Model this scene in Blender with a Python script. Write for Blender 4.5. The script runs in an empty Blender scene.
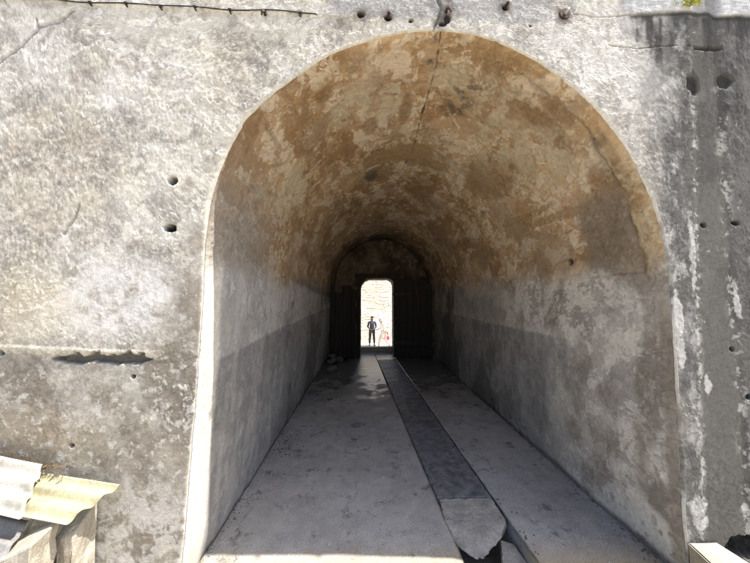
import bpy, bmesh, math, random
import numpy as np
from mathutils import Vector, Matrix

random.seed(7)
rng = np.random.default_rng(11)
scene = bpy.context.scene
COL = scene.collection
Q = 1.0                                   # mesh density

# ------------------------------------------------------------------ noise
def _hash(ix, iy, iz, seed):
    with np.errstate(over='ignore'):
        h = (ix.astype(np.uint32) * np.uint32(374761393) + iy.astype(np.uint32) * np.uint32(668265263)
             + iz.astype(np.uint32) * np.uint32(2147483647) + np.uint32((seed * 974634521) & 0xffffffff))
        h = (h ^ (h >> np.uint32(13))) * np.uint32(1274126177)
        h = (h ^ (h >> np.uint32(15))) * np.uint32(2246822519)
        h = h ^ (h >> np.uint32(16))
    return h.astype(np.float64) / 4294967295.0

def vnoise(p, seed=0):
    i = np.floor(p).astype(np.int64)
    f = p - i
    u = f * f * f * (f * (f * 6 - 15) + 10)
    out = 0
    for dx in (0, 1):
        wx = u[..., 0] if dx else 1 - u[..., 0]
        for dy in (0, 1):
            wy = u[..., 1] if dy else 1 - u[..., 1]
            for dz in (0, 1):
                wz = u[..., 2] if dz else 1 - u[..., 2]
                out = out + wx * wy * wz * _hash(i[..., 0] + dx, i[..., 1] + dy, i[..., 2] + dz, seed)
    return out

_RA = np.array([[0.36, 0.48, -0.80], [-0.80, 0.60, 0.0], [0.48, 0.64, 0.60]])
_RB = np.array([[.8138, .4698, -.3420], [-.5438, .8232, -.1632], [.2049, .3188, .9254]])
def fbm(p, freq, octv=4, seed=0, gain=.5, stretch=(1, 1, 1)):
    q = p * (np.array(stretch) * freq)
    a, s, n = 1.0, 0.0, 0.0
    for k in range(octv):
        if k == 0: q = q @ _RB
        s = s + a * (vnoise(q + 17.3 * k, seed + k) - .5)
        n += a
        q = (q @ _RA) * 2.03
        a *= gain
    return s / n * 2.2                      # roughly -1..1

def sstep(a, b, x):
    t = np.clip((x - a) / (b - a), 0, 1)
    return t * t * (3 - 2 * t)

def mix(a, b, t):
    t = t[..., None] if np.ndim(t) else t
    return np.asarray(a) * (1 - t) + np.asarray(b) * t

# ------------------------------------------------------------------ objects
def link(o, parent=None):
    COL.objects.link(o)
    if parent is not None:
        o.parent = parent
    return o

def tag(o, label=None, cat=None, group=None, kind=None):
    if label: o['label'] = label
    if cat: o['category'] = cat
    if group: o['group'] = group
    if kind: o['kind'] = kind
    return o

def empty(name, loc=(0, 0, 0), rotz=0):
    o = bpy.data.objects.new(name, None)
    o.location = loc
    o.rotation_euler = (0, 0, rotz)
    o.empty_display_size = .1
    return link(o)

def mesh_obj(name, verts, faces, mat, parent=None, smooth=True, color=None):
    me = bpy.data.meshes.new(name)
    me.from_pydata(verts, [], faces)
    if smooth:
        me.polygons.foreach_set('use_smooth', np.ones(len(me.polygons), dtype=bool))
    if color is not None:
        at = me.color_attributes.new('Paint', 'FLOAT_COLOR', 'POINT')
        c = np.ones((len(me.vertices), 4), dtype=np.float32)
        c[:, :3] = np.asarray(color).reshape(-1, 3)
        at.data.foreach_set('color', c.ravel())
    me.update()
    o = bpy.data.objects.new(name, me)
    if mat: me.materials.append(mat)
    return link(o, parent)

def grid_faces(n, m, flip=False):
    i = np.arange(n - 1)[:, None] * m + np.arange(m - 1)[None, :]
    a, b, c, d = i, i + 1, i + m + 1, i + m
    f = np.stack([a, d, c, b] if flip else [a, b, c, d], -1).reshape(-1, 4)
    return f

def bm_obj(name, bm, mat, parent=None, smooth=False):
    me = bpy.data.meshes.new(name)
    bmesh.ops.recalc_face_normals(bm, faces=bm.faces)
    bm.to_mesh(me)
    bm.free()
    if smooth:
        for p in me.polygons: p.use_smooth = True
    me.materials.append(mat)
    o = bpy.data.objects.new(name, me)
    return link(o, parent)

def add_box(bm, x0, x1, y0, y1, z0, z1, rough=0, cuts=0, bevel=0):
    r = bmesh.ops.create_cube(bm, size=1)
    vs = r['verts']
    for v in vs:
        v.co = Vector((x0 + (v.co.x + .5) * (x1 - x0), y0 + (v.co.y + .5) * (y1 - y0), z0 + (v.co.z + .5) * (z1 - z0)))
    fs = list({f for v in vs for f in v.link_faces})
    es = list({e for v in vs for e in v.link_edges})
    if bevel:
        bmesh.ops.bevel(bm, geom=es, offset=bevel, segments=2, affect='EDGES', profile=.6)

def tube(bm, pts, r, seg=8, caps=True):
    rings = []
    n = len(pts)
    for i, p in enumerate(pts):
        p = Vector(p)
        t = (Vector(pts[min(i + 1, n - 1)]) - Vector(pts[max(i - 1, 0)])).normalized()
        u = t.orthogonal().normalized() if abs(t.z) > .9 else t.cross(Vector((0, 0, 1))).normalized()
        w = t.cross(u)
        rr = r[i] if isinstance(r, (list, tuple)) else r
        rings.append([bm.verts.new(p + (u * math.cos(a) + w * math.sin(a)) * rr)
                      for a in [2 * math.pi * k / seg for k in range(seg)]])
    for i in range(n - 1):
        for k in range(seg):
            bm.faces.new((rings[i][k], rings[i][(k + 1) % seg], rings[i + 1][(k + 1) % seg], rings[i + 1][k]))
    if caps:
        bm.faces.new(rings[0][::-1]); bm.faces.new(rings[-1])

def roughen(o, amp, freq, sub=0, seed=3):
    """subdivide a small mesh and push its vertices with noise"""
    me = o.data
    bm = bmesh.new(); bm.from_mesh(me)
    if sub:
        bmesh.ops.subdivide_edges(bm, edges=bm.edges[:], cuts=sub, use_grid_fill=True)
    bm.normal_update()
    co = np.array([v.co[:] for v in bm.verts])
    n = np.array([v.normal[:] for v in bm.verts])
    h = fbm(co, freq, 4, seed)
    co2 = co + n * (h * amp)[:, None]
    for v, c in zip(bm.verts, co2): v.co = c
    bm.to_mesh(me); bm.free(); me.update()
    return o

# ------------------------------------------------------------------ materials
def new_mat(name):
    m = bpy.data.materials.new(name)
    m.use_nodes = True
    nt = m.node_tree
    return m, nt, nt.nodes['Principled BSDF']

def node(nt, t, **kw):
    n = nt.nodes.new(t)
    for k, v in kw.items():
        if k in n.inputs.keys(): n.inputs[k].default_value = v
        else: setattr(n, k, v)
    return n

def plaster_mat(name, grain=.0025, strength=.6, rough=.92, fine_scale=170, flake=26., lo=.84, hi=1.08):
    """painted colour layer of the mesh, broken up with fine mottling and a fine grain bump"""
    m, nt, b = new_mat(name)
    L = nt.links.new
    tc = node(nt, 'ShaderNodeTexCoord')
    at = node(nt, 'ShaderNodeAttribute', attribute_name='Paint')
    n1 = node(nt, 'ShaderNodeTexNoise', Scale=38.0, Detail=7.0, Roughness=.68)
    n2 = node(nt, 'ShaderNodeTexNoise', Scale=float(fine_scale), Detail=4.0, Roughness=.7)
    L(tc.outputs['Object'], n1.inputs['Vector']); L(tc.outputs['Object'], n2.inputs['Vector'])
    r1 = node(nt, 'ShaderNodeMapRange'); r1.inputs[1].default_value = .3; r1.inputs[2].default_value = .7
    r1.inputs[3].default_value = .82; r1.inputs[4].default_value = 1.16
    L(n1.outputs['Fac'], r1.inputs[0])
    r2 = node(nt, 'ShaderNodeMapRange'); r2.inputs[1].default_value = .3; r2.inputs[2].default_value = .7
    r2.inputs[3].default_value = .84; r2.inputs[4].default_value = 1.14
    L(n2.outputs['Fac'], r2.inputs[0])
    mu = node(nt, 'ShaderNodeMath', operation='MULTIPLY'); L(r1.outputs[0], mu.inputs[0]); L(r2.outputs[0], mu.inputs[1])
    # crisp little flakes of the top coat
    n3 = node(nt, 'ShaderNodeTexNoise', Scale=float(flake), Detail=9.0, Roughness=.72, Distortion=.35)
    L(tc.outputs['Object'], n3.inputs['Vector'])
    r3 = node(nt, 'ShaderNodeMapRange'); r3.inputs[1].default_value = .475; r3.inputs[2].default_value = .515
    n5 = node(nt, 'ShaderNodeTexNoise', Scale=2.3, Detail=4.0, Roughness=.6); L(tc.outputs['Object'], n5.inputs['Vector'])
    pm = node(nt, 'ShaderNodeMapRange'); pm.inputs[1].default_value = .44; pm.inputs[2].default_value = .60
    pm.inputs[3].default_value = 1.0; pm.inputs[4].default_value = lo; L(n5.outputs['Fac'], pm.inputs[0]); L(pm.outputs[0], r3.inputs[3])
    r3.inputs[4].default_value = hi
    L(n3.outputs['Fac'], r3.inputs[0])
    r4 = node(nt, 'ShaderNodeMapRange'); r4.inputs[1].default_value = .60; r4.inputs[2].default_value = .63
    r4.inputs[3].default_value = 1.0; r4.inputs[4].default_value = 1.08
    L(n3.outputs['Fac'], r4.inputs[0])
    mu3 = node(nt, 'ShaderNodeMath', operation='MULTIPLY'); L(r3.outputs[0], mu3.inputs[0]); L(r4.outputs[0], mu3.inputs[1])
    mu4 = node(nt, 'ShaderNodeMath', operation='MULTIPLY'); L(mu.outputs[0], mu4.inputs[0]); L(mu3.outputs[0], mu4.inputs[1])
    mu = mu4
    mx = node(nt, 'ShaderNodeVectorMath', operation='SCALE')
    L(at.outputs['Color'], mx.inputs[0]); L(mu.outputs[0], mx.inputs['Scale'])
    L(mx.outputs[0], b.inputs['Base Color'])
    b.inputs['Roughness'].default_value = rough
    b.inputs['Specular IOR Level'].default_value = .25
    ad = node(nt, 'ShaderNodeMath', operation='ADD'); L(n1.outputs['Fac'], ad.inputs[0]); L(n2.outputs['Fac'], ad.inputs[1])
    ad2 = node(nt, 'ShaderNodeMath', operation='MULTIPLY_ADD'); ad2.inputs[1].default_value = 1.6
    L(r3.outputs[0], ad2.inputs[0]); L(ad.outputs[0], ad2.inputs[2]); ad = ad2
    bp = node(nt, 'ShaderNodeBump', Strength=float(strength), Distance=float(grain))
    L(ad.outputs[0], bp.inputs['Height']); L(bp.outputs[0], b.inputs['Normal'])
    return m

def stone_mat(name, c1, c2, scale=6, rough=.85, bump=.004, spec=.3, c3=None, fine=90):
    m, nt, b = new_mat(name)
    L = nt.links.new
    tc = node(nt, 'ShaderNodeTexCoord')
    n1 = node(nt, 'ShaderNodeTexNoise', Scale=float(scale), Detail=8.0, Roughness=.65)
    n2 = node(nt, 'ShaderNodeTexNoise', Scale=float(fine), Detail=5.0, Roughness=.7)
    L(tc.outputs['Object'], n1.inputs['Vector']); L(tc.outputs['Object'], n2.inputs['Vector'])
    cr = node(nt, 'ShaderNodeValToRGB')
    cr.color_ramp.elements[0].position = .35; cr.color_ramp.elements[0].color = (*c1, 1)
    cr.color_ramp.elements[1].position = .65; cr.color_ramp.elements[1].color = (*c2, 1)
    if c3:
        e = cr.color_ramp.elements.new(.8); e.color = (*c3, 1)
    L(n1.outputs['Fac'], cr.inputs['Fac'])
    r2 = node(nt, 'ShaderNodeMapRange'); r2.inputs[1].default_value = .3; r2.inputs[2].default_value = .7
    r2.inputs[3].default_value = .75; r2.inputs[4].default_value = 1.2
    L(n2.outputs['Fac'], r2.inputs[0])
    mx = node(nt, 'ShaderNodeVectorMath', operation='SCALE')
    L(cr.outputs['Color'], mx.inputs[0]); L(r2.outputs[0], mx.inputs['Scale'])
    L(mx.outputs[0], b.inputs['Base Color'])
    b.inputs['Roughness'].default_value = rough
    b.inputs['Specular IOR Level'].default_value = spec
    ad = node(nt, 'ShaderNodeMath', operation='ADD'); L(n1.outputs['Fac'], ad.inputs[0]); L(n2.outputs['Fac'], ad.inputs[1])
    bp = node(nt, 'ShaderNodeBump', Strength=.7, Distance=float(bump))
    L(ad.outputs[0], bp.inputs['Height']); L(bp.outputs[0], b.inputs['Normal'])
    return m

def wood_mat(name, c1, c2, axis='Z'):
    m, nt, b = new_mat(name)
    L = nt.links.new
    tc = node(nt, 'ShaderNodeTexCoord')
    mp = node(nt, 'ShaderNodeMapping')
    mp.inputs['Scale'].default_value = (40, 40, 2.5) if axis == 'Z' else (2.5, 40, 40)
    L(tc.outputs['Object'], mp.inputs['Vector'])
    n = node(nt, 'ShaderNodeTexNoise', Scale=1.0, Detail=6.0, Roughness=.65)
    L(mp.outputs[0], n.inputs['Vector'])
    cr = node(nt, 'ShaderNodeValToRGB')
    cr.color_ramp.elements[0].position = .35; cr.color_ramp.elements[0].color = (*c1, 1)
    cr.color_ramp.elements[1].position = .7; cr.color_ramp.elements[1].color = (*c2, 1)
    L(n.outputs['Fac'], cr.inputs['Fac']); L(cr.outputs['Color'], b.inputs['Base Color'])
    b.inputs['Roughness'].default_value = .8
    bp = node(nt, 'ShaderNodeBump', Strength=.6, Distance=.004)
    L(n.outputs['Fac'], bp.inputs['Height']); L(bp.outputs[0], b.inputs['Normal'])
    return m

def plain_mat(name, c, rough=.8, var=.25, scale=30, bump=.001):
    d = tuple(max(0, x * (1 - var)) for x in c); e = tuple(min(1, x * (1 + var)) for x in c)
    return stone_mat(name, d, e, scale=scale, rough=rough, bump=bump, fine=scale * 6)

M_fac = plaster_mat('weathered_plaster', grain=.0035, strength=.55, fine_scale=130, flake=24., lo=.80, hi=1.03)
M_vault = plaster_mat('old_vault_plaster', grain=.003, strength=.6, flake=13., lo=.86, hi=1.03)
M_ground = stone_mat('dusty_ground', (.42, .375, .30), (.52, .475, .39), scale=2.5, bump=.01, fine=60)
M_slab = stone_mat('dark_slab_stone', (.095, .10, .11), (.24, .248, .26), scale=12, rough=.5, bump=.012, spec=.45, c3=(.27, .265, .25), fine=45)
M_slab2 = stone_mat('damp_slab_stone', (.075, .079, .087), (.21, .217, .226), scale=8, rough=.45, bump=.010, spec=.45, c3=(.25, .24, .22), fine=40)
M_slabpale = stone_mat('worn_pale_slab', (.27, .265, .25), (.44, .42, .38), scale=9, rough=.8, bump=.012, c3=(.50, .46, .39), fine=60)
M_gutter = stone_mat('gutter_concrete', (.12, .115, .105), (.24, .235, .22), scale=8)
M_kerb = stone_mat('kerb_concrete', (.33, .30, .235), (.43, .395, .315), scale=7, bump=.004)
M_rubble = stone_mat('rubble_stone', (.10, .09, .075), (.20, .18, .155), scale=9, bump=.008)
M_ruin = stone_mat('courtyard_stone', (.36, .28, .18), (.60, .50, .36), scale=3.5, bump=.02, fine=30)
M_wood = wood_mat('dark_old_timber', (.010, .008, .006), (.032, .025, .019))
M_lintel = wood_mat('lintel_timber', (.012, .009, .007), (.04, .03, .022), 'X')
M_iron = stone_mat('rusty_iron', (.03, .018, .012), (.10, .05, .028), scale=30, rough=.7, bump=.002)
M_steel = plain_mat('dull_steel', (.45, .44, .42), .45)
M_cable = plain_mat('black_cable', (.03, .028, .026), .6)
M_white = stone_mat('white_sheet', (.30, .28, .235), (.53, .51, .46), scale=7, rough=.5, bump=.001)
M_yellow = stone_mat('yellow_sheet', (.34, .31, .20), (.52, .485, .32), scale=7, rough=.5, bump=.001)
M_greysheet = stone_mat('grey_sheet', (.16, .15, .14), (.26, .25, .24), scale=6, rough=.6, bump=.002)
M_leafdry = plain_mat('dry_leaf', (.12, .08, .045), .8, .4)
M_leafyel = plain_mat('yellow_green_leaf', (.34, .36, .06), .6, .3)
M_chip = plain_mat('pale_chip', (.55, .54, .5), .9, .2)
M_litter = plain_mat('dark_litter', (.055, .05, .038), .8, .4)
M_skin = plain_mat('brown_skin', (.16, .085, .05), .6, .08)
M_skinb = plain_mat('tan_skin', (.36, .21, .14), .6, .08)
M_shirt = plain_mat('slate_blue_shirt', (.055, .065, .10), .85, .15)
M_trous = plain_mat('dark_trousers', (.035, .036, .042), .85, .15)
M_wshirt = plain_mat('white_cotton', (.80, .79, .78), .85, .05)
M_scarf = plain_mat('pale_scarf', (.70, .58, .50), .85, .1)
M_pink = plain_mat('magenta_cloth', (.50, .06, .20), .8, .15)
M_hair = plain_mat('black_hair', (.012, .010, .009), .7, .2)
M_shoe = plain_mat('dark_shoe', (.02, .018, .016), .5, .2)

# ------------------------------------------------------------------ the arch profile (x, z), traced at true size
YF = 1.66                                  # facade plane
YE = 7.80                                  # inner face of the end wall
ARCH = np.array([(-1.035, -.02), (-1.0, .2), (-.976, .635), (-.951, 1.07), (-.93, 1.63), (-.922, 1.97), (-.90, 2.207), (-.844, 2.416),
    (-.745, 2.629), (-.62, 2.797), (-.457, 2.943), (-.25, 3.093), (-.039, 3.187), (.206, 3.258), (.453, 3.285), (.701, 3.254),
    (.95, 3.158), (1.198, 3.003), (1.412, 2.816), (1.592, 2.578), (1.724, 2.298), (1.80, 2.051), (1.83, 1.807), (1.841, 1.329),
    (1.842, .749), (1.843, .118), (1.845, -.02)])

def resample(P, n):
    # Catmull-Rom then even arc length
    P = np.asarray(P, float)
    pe = np.vstack([2 * P[0] - P[1], P, 2 * P[-1] - P[-2]])
    out = []
    for k in range(1, len(pe) - 2):
        t = np.linspace(0, 1, 24, endpoint=False)[:, None]
        a, b, c, d = pe[k - 1], pe[k], pe[k + 1], pe[k + 2]
        out.append(.5 * ((2 * b) + (-a + c) * t + (2 * a - 5 * b + 4 * c - d) * t ** 2 + (-a + 3 * b - 3 * c + d) * t ** 3))
    out = np.vstack(out + [P[-1:]])
    s = np.concatenate([[0], np.cumsum(np.linalg.norm(np.diff(out, axis=0), axis=1))])
    q = np.linspace(0, s[-1], n)
    return np.stack([np.interp(q, s, out[:, k]) for k in range(2)], -1), q

NS = int(1450 * Q)
prof, arc = resample(ARCH, NS)
for _ in range(30):
    prof[1:-1] = prof[1:-1] * .5 + (prof[:-2] + prof[2:]) * .25
tan = np.gradient(prof, axis=0); tan /= np.linalg.norm(tan, axis=1, keepdims=True)
inw = np.stack([tan[:, 1], -tan[:, 0]], -1)              # points into the tunnel
ctr = np.array([.42, 1.6])
if ((ctr - prof) * inw).sum() < 0: inw = -inw
# a slightly chipped, uneven edge shared by the facade and the vault
e3 = np.stack([prof[:, 0], np.full(NS, 5.), prof[:, 1]], -1)
edge = .006 * fbm(e3, 3.0, 3, 51) + .004 * fbm(e3, 17, 3, 52)
edge_chip = -.010 * sstep(.45, .8, fbm(e3, 9, 3, 53))
edge_off = edge + edge_chip
front = prof + inw * edge_off[:, None]

# ------------------------------------------------------------------ facade
def blob(x, z, cx, cz, rx, rz, hard=.35, rot=0):
    dx, dz = x - cx, z - cz
    c, s = math.cos(rot), math.sin(rot)
    u, v = (dx * c + dz * s) / rx, (-dx * s + dz * c) / rz
    return 1 - sstep(1 - hard, 1 + hard, np.sqrt(u * u + v * v))

def build_facade(parent):
    X0, X1, Z1 = -2.45, 2.75, 3.75
    # matching points on an outer box, by rays below the springing and fans above it
    c = np.array([.42, 1.75])
    outer = np.empty_like(prof)
    for i, p in enumerate(front):
        if p[1] < c[1]:
            outer[i] = (X0 if p[0] < c[0] else X1, p[1])
        else:
            d = p - c
            ts = []
            if d[0] < 0: ts.append((X0 - c[0]) / d[0])
            if d[0] > 0: ts.append((X1 - c[0]) / d[0])
            if d[1] > 1e-6: ts.append((Z1 - c[1]) / d[1])
            outer[i] = c + d * min(ts)
    nr = int(265 * Q)
    t = np.concatenate([[0, .0015, .004, .008], np.linspace(.012, 1, nr)])
    P = front[:, None, :] * (1 - t)[None, :, None] + outer[:, None, :] * t[None, :, None]
    # coarse continuation to the full size of the wall
    far = c + (outer - c) * 1.0
    ext = []
    for k, (xa, xb, zb) in enumerate([(-2.9, 3.2, 4.2), (-4.5, 4.8, 5.2), (-9., 9.5, 6.4)]):
        o2 = outer.copy()
        fx = np.where(outer[:, 0] < c[0], (outer[:, 0] - c[0]) / (X0 - c[0]), (outer[:, 0] - c[0]) / (X1 - c[0]))
        o2[:, 0] = np.where(outer[:, 0] < c[0], c[0] + fx * (xa - c[0]), c[0] + fx * (xb - c[0]))
        hi = outer[:, 1] > c[1]
        o2[hi, 1] = c[1] + (outer[hi, 1] - c[1]) / (Z1 - c[1]) * (zb - c[1])
        ext.append(o2)
    P = np.concatenate([P, np.stack(ext, 1)], 1)
    n, m = P.shape[:2]
    x, z = P[..., 0], P[..., 1]
    p3 = np.stack([x, np.zeros_like(x), z], -1)
    warp = np.stack([fbm(p3, 9, 3, 91), np.zeros_like(x), fbm(p3, 9, 3, 92)], -1)
    # --- zones
    st0 = fbm(p3, 8, 5, 71, .6, (1, 1, .14))
    w1 = fbm(p3, 1.6, 4, 1); w2 = fbm(p3, 4.5, 5, 2); w3 = fbm(p3, 13, 5, 3); w4 = fbm(p3, 32, 4, 4)
    right = sstep(1.58, 1.98, x + .12 * w2 + .06 * st0 + .10 * np.clip(3.0 - z, 0, 1) * 0 + .05 * w3)
    leftside = 1 - right
    brown = sstep(.12, -.10, z - (1.33 + .07 * w2 + .05 * w1 + .05 * w3)) * (1 - right)
    # brown strip beside the jamb, widening downward from z = 2.05
    wedge = sstep(.08, -.07, (-1.0 - x) - np.interp(z, [0, 1.3, 1.55, 2.1], [.5, .26, .12, -.02]) - .05 * w2) * sstep(2.12, 2.0, z) * (x < .4)
    brown = np.maximum(brown, wedge)
    # --- relief
    rough_zone = leftside * (1 - .8 * brown) * (1 - .75 * blob(x + .1 * w1, z, -1.35, 1.62, .42, .26, .5)) + right * .55
    flA = fbm(p3 + warp * .035, 13, 6, 5, .66); flC = fbm(p3 + warp * .01, 62, 2, 7)
    F = fbm(p3 + warp * .05, 14, 6, 5, .6)
    G = fbm(p3 + warp * .03, 30, 4, 6, .7)
    G2 = fbm(p3 + warp * .012, 70, 3, 8, .7)
    def curl(n, e, k): return sstep(0, e, n) * np.exp(-np.clip(n, 0, 9) / k)
    C1 = fbm(p3 + warp * .04, 17, 4, 81, .55); C2 = fbm(p3 - warp * .03, 33, 3, 85, .55)
    C3 = fbm(p3 + warp * .02, 62, 2, 88, .5)
    patchy = .45 + .55 * sstep(-.25, .25, fbm(p3, 2.6, 3, 95))
    terr = patchy * (.0050 * curl(C1, .03, .18) + .0040 * curl(C2 + .05, .05, .25) + .0022 * curl(C2 - .3, .05, .2) + .0016 * curl(C3 - .05, .12, .3))
    terr += sum(.0005 * sstep(tk, tk + .03, F) for tk in (-.26, -.10, .04, .18))
    h = .007 * w1 + .0010 * w2 + rough_zone * terr + .0004 * w4 + .0006 * brown * G
    # scattered loose flakes low on the wall
    fl = sstep(.26, .34, fbm(p3 + warp * .03, 15, 6, 21, .75)) * sstep(-.3, .3, fbm(p3, 2.2, 2, 22))
    h += .003 * fl
    # step of the thicker render coat at the top right
    topedge = 3.425 + np.clip(x - 1.66, 0, 1.5) * .07 + .012 * fbm(p3, 6, 3, 31)
    topedge = topedge - .05 * sstep(2.17, 2.24, x)
    coat = sstep(-.006, .006, z - topedge + .010 * w3 + .006 * w4) * sstep(1.60, 1.66, x)
    h += coat * .012
    # thin horizontal ledge line along the cable
    lz = np.interp(x, [-2.4, -1.7, -.3], [3.395, 3.375, 3.345]) + .004 * w2
    h += .006 * sstep(-.004, .004, z - lz) * sstep(.05, -.1, x)
    # smooth pipe-scar band on the right
    bl = np.interp(z, [0, 1.0, 2.9, 3.6], [1.95, 1.985, 2.04, 2.06]) + .012 * w2
    br = np.interp(z, [0, 1.0, 2.9, 3.6], [2.24, 2.245, 2.23, 2.22]) + .012 * fbm(p3, 5, 4, 61)
    band = sstep(-.022, .022, x - bl + .012 * w3) * sstep(.025, -.025, x - br + .012 * w3)
    h = h * (1 - .75 * band) - .004 * band
    # gash at the left, level with the old ledge
    gl = 1.305 + .010 * fbm(p3, 9, 2, 41)
    gash = sstep(.030, .024, np.abs(z - gl - .002 + .022 * w3 + .014 * w4 + .012 * w2) + .020 * sstep(-1.60, -1.74, x) + .02 * sstep(-1.27, -1.2, x) + .010 * w4) * sstep(-1.74, -1.68, x) * sstep(-1.185, -1.225, x)
    gash = np.maximum(gash, blob(x, z, -1.70, 1.30, .045, .012, .3))
    h -= gash * .03
    ledge = sstep(.03, .01, np.abs(z - np.interp(x, [-2.4, -1.7, -1.2], [1.37, 1.33, 1.31]) - .012 + .01 * w2)) * sstep(-1.1, -1.25, x)
    h += ledge * .006
    # holes
    holes = [(-1.122, 2.317, .025, .024, .10), (-1.129, 2.041, .033, .021, .10), (2.055, 2.985, .040, .062, .020), (2.262, 3.008, .042, .045, .018),
             (2.067, 2.084, .018, .015, .04), (2.268, 2.098, .026, .014, .04), (2.24, .19, .11, .06, .09), (-.033, 3.366, .022, .02, .04),
             (.132, 3.352, .022, .018, .03), (.274, 3.338, .014, .014, .03), (.863, 3.442, .016, .02, .03), (.50, 3.36, .02, .03, .025),
             (.47, 3.325, .022, .018, .03), (1.02, 3.33, .010, .010, .02), (-1.30, 1.20, .011, .010, .025), (-2.02, 1.335, .016, .014, .03), (2.28, 1.05, .02, .016, .02),
             (2.20, 1.33, .014, .014, .02), (-1.61, .83, .012, .010, .02)]
    hole = np.zeros_like(x)
    for hx, hz, rx, rz, dp in holes:
        jt = .35 if rx > .038 else .08
        b = blob(x + jt * rx * (w4 + 1.5 * w3), z + jt * rz * (w3 + G), hx, hz, rx, rz, .22 if rx < .038 else .4)
        h -= b * dp
        hole = np.maximum(hole, b * (0.6 if dp < .031 else 1))
    slot = sstep(.012, .006, np.abs(z - 3.217 + .003 * w3)) * sstep(2.07, 2.085, x) * sstep(2.255, 2.24, x)
    h -= slot * .03
    # cracks
    def crack(pts, wd):
        d = np.full_like(x, 9.)
        for (ax, az), (bx, bz) in zip(pts[:-1], pts[1:]):
            vx, vz = bx - ax, bz - az
            tt = np.clip(((x - ax) * vx + (z - az) * vz) / (vx * vx + vz * vz), 0, 1)
            d = np.minimum(d, np.hypot(x - ax - tt * vx, z - az - tt * vz))
        return sstep(wd * 1.6, wd * .5, d + .004 * w4)
    ck = crack([(-2.3, 2.97), (-2.131, 3.01), (-2.02, 3.10), (-1.94, 3.20), (-1.92, 3.23), (-1.80, 3.27), (-1.74, 3.33)], .007)
    ck = np.maximum(ck, crack([(-1.93, 3.22), (-1.94, 3.28)], .005))
    ck = np.maximum(ck, .8 * crack([(1.30, 3.42), (1.46, 3.40), (1.66, 3.425)], .004))
    ck = np.maximum(ck, .8 * crack([(1.52, 3.22), (1.63, 3.21), (1.70, 3.20), (1.82, 3.22), (1.95, 3.23)], .004))
    ck = np.maximum(ck, .8 * crack([(-1.72, 2.00), (-1.66, 2.10), (-1.64, 2.17)], .005))
    ck = np.maximum(ck, .7 * crack([(-.50, 3.33), (-.56, 3.20), (-.60, 3.12)], .003) * 0)
    ck = np.maximum(ck, .8 * crack([(.41, 3.28), (.44, 3.36), (.46, 3.42), (.43, 3.5)], .007))
    h -= ck * .010
    # rounded corner at the opening
    de = np.arange(m); hedge = np.interp(t[:12], [0, .004, .010], [-.010, -.002, 0])
    ease = sstep(0, .012, t[:16])[None, :]
    h[:, :16] = -.010 * (1 - ease) + h[:, :16] * ease
    h[:, nr + 4:] = h[:, nr + 3:nr + 4]
    V = np.stack([x, YF - h, z], -1)
    # --- colour
    cream = np.array([.56, .525, .43]); white = np.array([.61, .595, .56]); grey = np.array([.40, .375, .335])
    beige = np.array([.46, .41, .33])
    tone = sstep(-.35, .35, w1 + .6 * w2)
    c = mix(grey, white, sstep(-.28, .22, flA * .5 + w2 * .7 + .5 * w1 - .02 + .22 * (z - 2.6) + .4 * sstep(-.9, -.3, x)))
    c = mix(c, cream, .55 * sstep(-.1, .35, w3 * .7 + w1))
    c = mix(c, beige, .6 * sstep(-.05, .3, fbm(p3, 2.0, 4, 12) - .15 + .3 * blob(x, z, -1.75, 2.3, .5, .35, .6)))
    c = mix(c, [.27, .25, .225], .65 * sstep(.12, .35, fbm(p3, 5.5, 5, 13) - .05) * (1 - coat))
    c = mix(c, [.60, .575, .52], .55 * sstep(.06, .14, G + .3 * F + .25 * G2) * (1 - right))
    c = mix(c, [.31, .29, .26], .6 * sstep(-.16, -.28, .6 * F + .4 * G + .2 * w2 + .15 * G2) * (1 - right))
    c = mix(c, [.63, .61, .55], .7 * np.exp(-np.clip(C1, 0, 9) / .05) * (C1 > 0) * (1 - right))
    c = mix(c, [.24, .225, .20], .45 * sstep(.06, 0, np.abs(C1 + .05)) * (1 - right))
    clean = blob(x + .1 * w2, z + .06 * w2, -1.42, 1.66, .40, .22, .5) * sstep(-.4, .2, w3 + .2)
    c = mix(c, [.63, .62, .61], .8 * clean)
    c = mix(c, [.55, .49, .36], .55 * blob(x + .08 * w2, z + .08 * w2, -1.88, 1.62, .22, .2, .6))
    # area over the crown: smoother, cooler grey
    c = mix(c, [.36, .355, .36], .75 * sstep(3.33, 3.38, z + .03 * w2) * sstep(-.28, -.2, x) * sstep(1.25, 1.0, x))
    bc = mix([.225, .20, .165], [.345, .318, .27], sstep(-.3, .3, w1 + w2 * .8 + .3 * w3))
    bc = mix(bc, [.30, .245, .165], .6 * blob(x, z, -1.85, .85, .3, .15, .7))
    bc = mix(bc, [.52, .51, .48], fl * .85)
    bc = mix(bc, [.44, .43, .41], .6 * sstep(.05, .3, w3 * .6 + w2 - .1) * sstep(.6, .3, z) )
    bc = mix(bc, [.50, .485, .45], .75 * sstep(.30, .36, fbm(p3 + warp * .02, 26, 4, 27, .65) + .12 * w2))
    low = blob(x + .06 * w2, z + .06 * w2, -1.22, .36, .30, .26, .6)
    bc = mix(bc, [.50, .48, .45], .8 * low * sstep(-.12, .04, .6 * F + .5 * G))
    bc = mix(bc, [.16, .135, .105], .5 * low * sstep(-.1, -.25, .6 * F + .5 * G))
    bc = mix(bc, [.42, .40, .37], .5 * sstep(.1, .3, w2 + .4 * w4) * blob(x, z, -1.5, 1.15, .5, .16, .6))
    brownmix = np.clip(brown * (1 - .55 * sstep(.2, .4, fbm(p3, 7, 5, 15) - .05)), 0, 1)
    c = mix(c, bc, brownmix)
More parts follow.
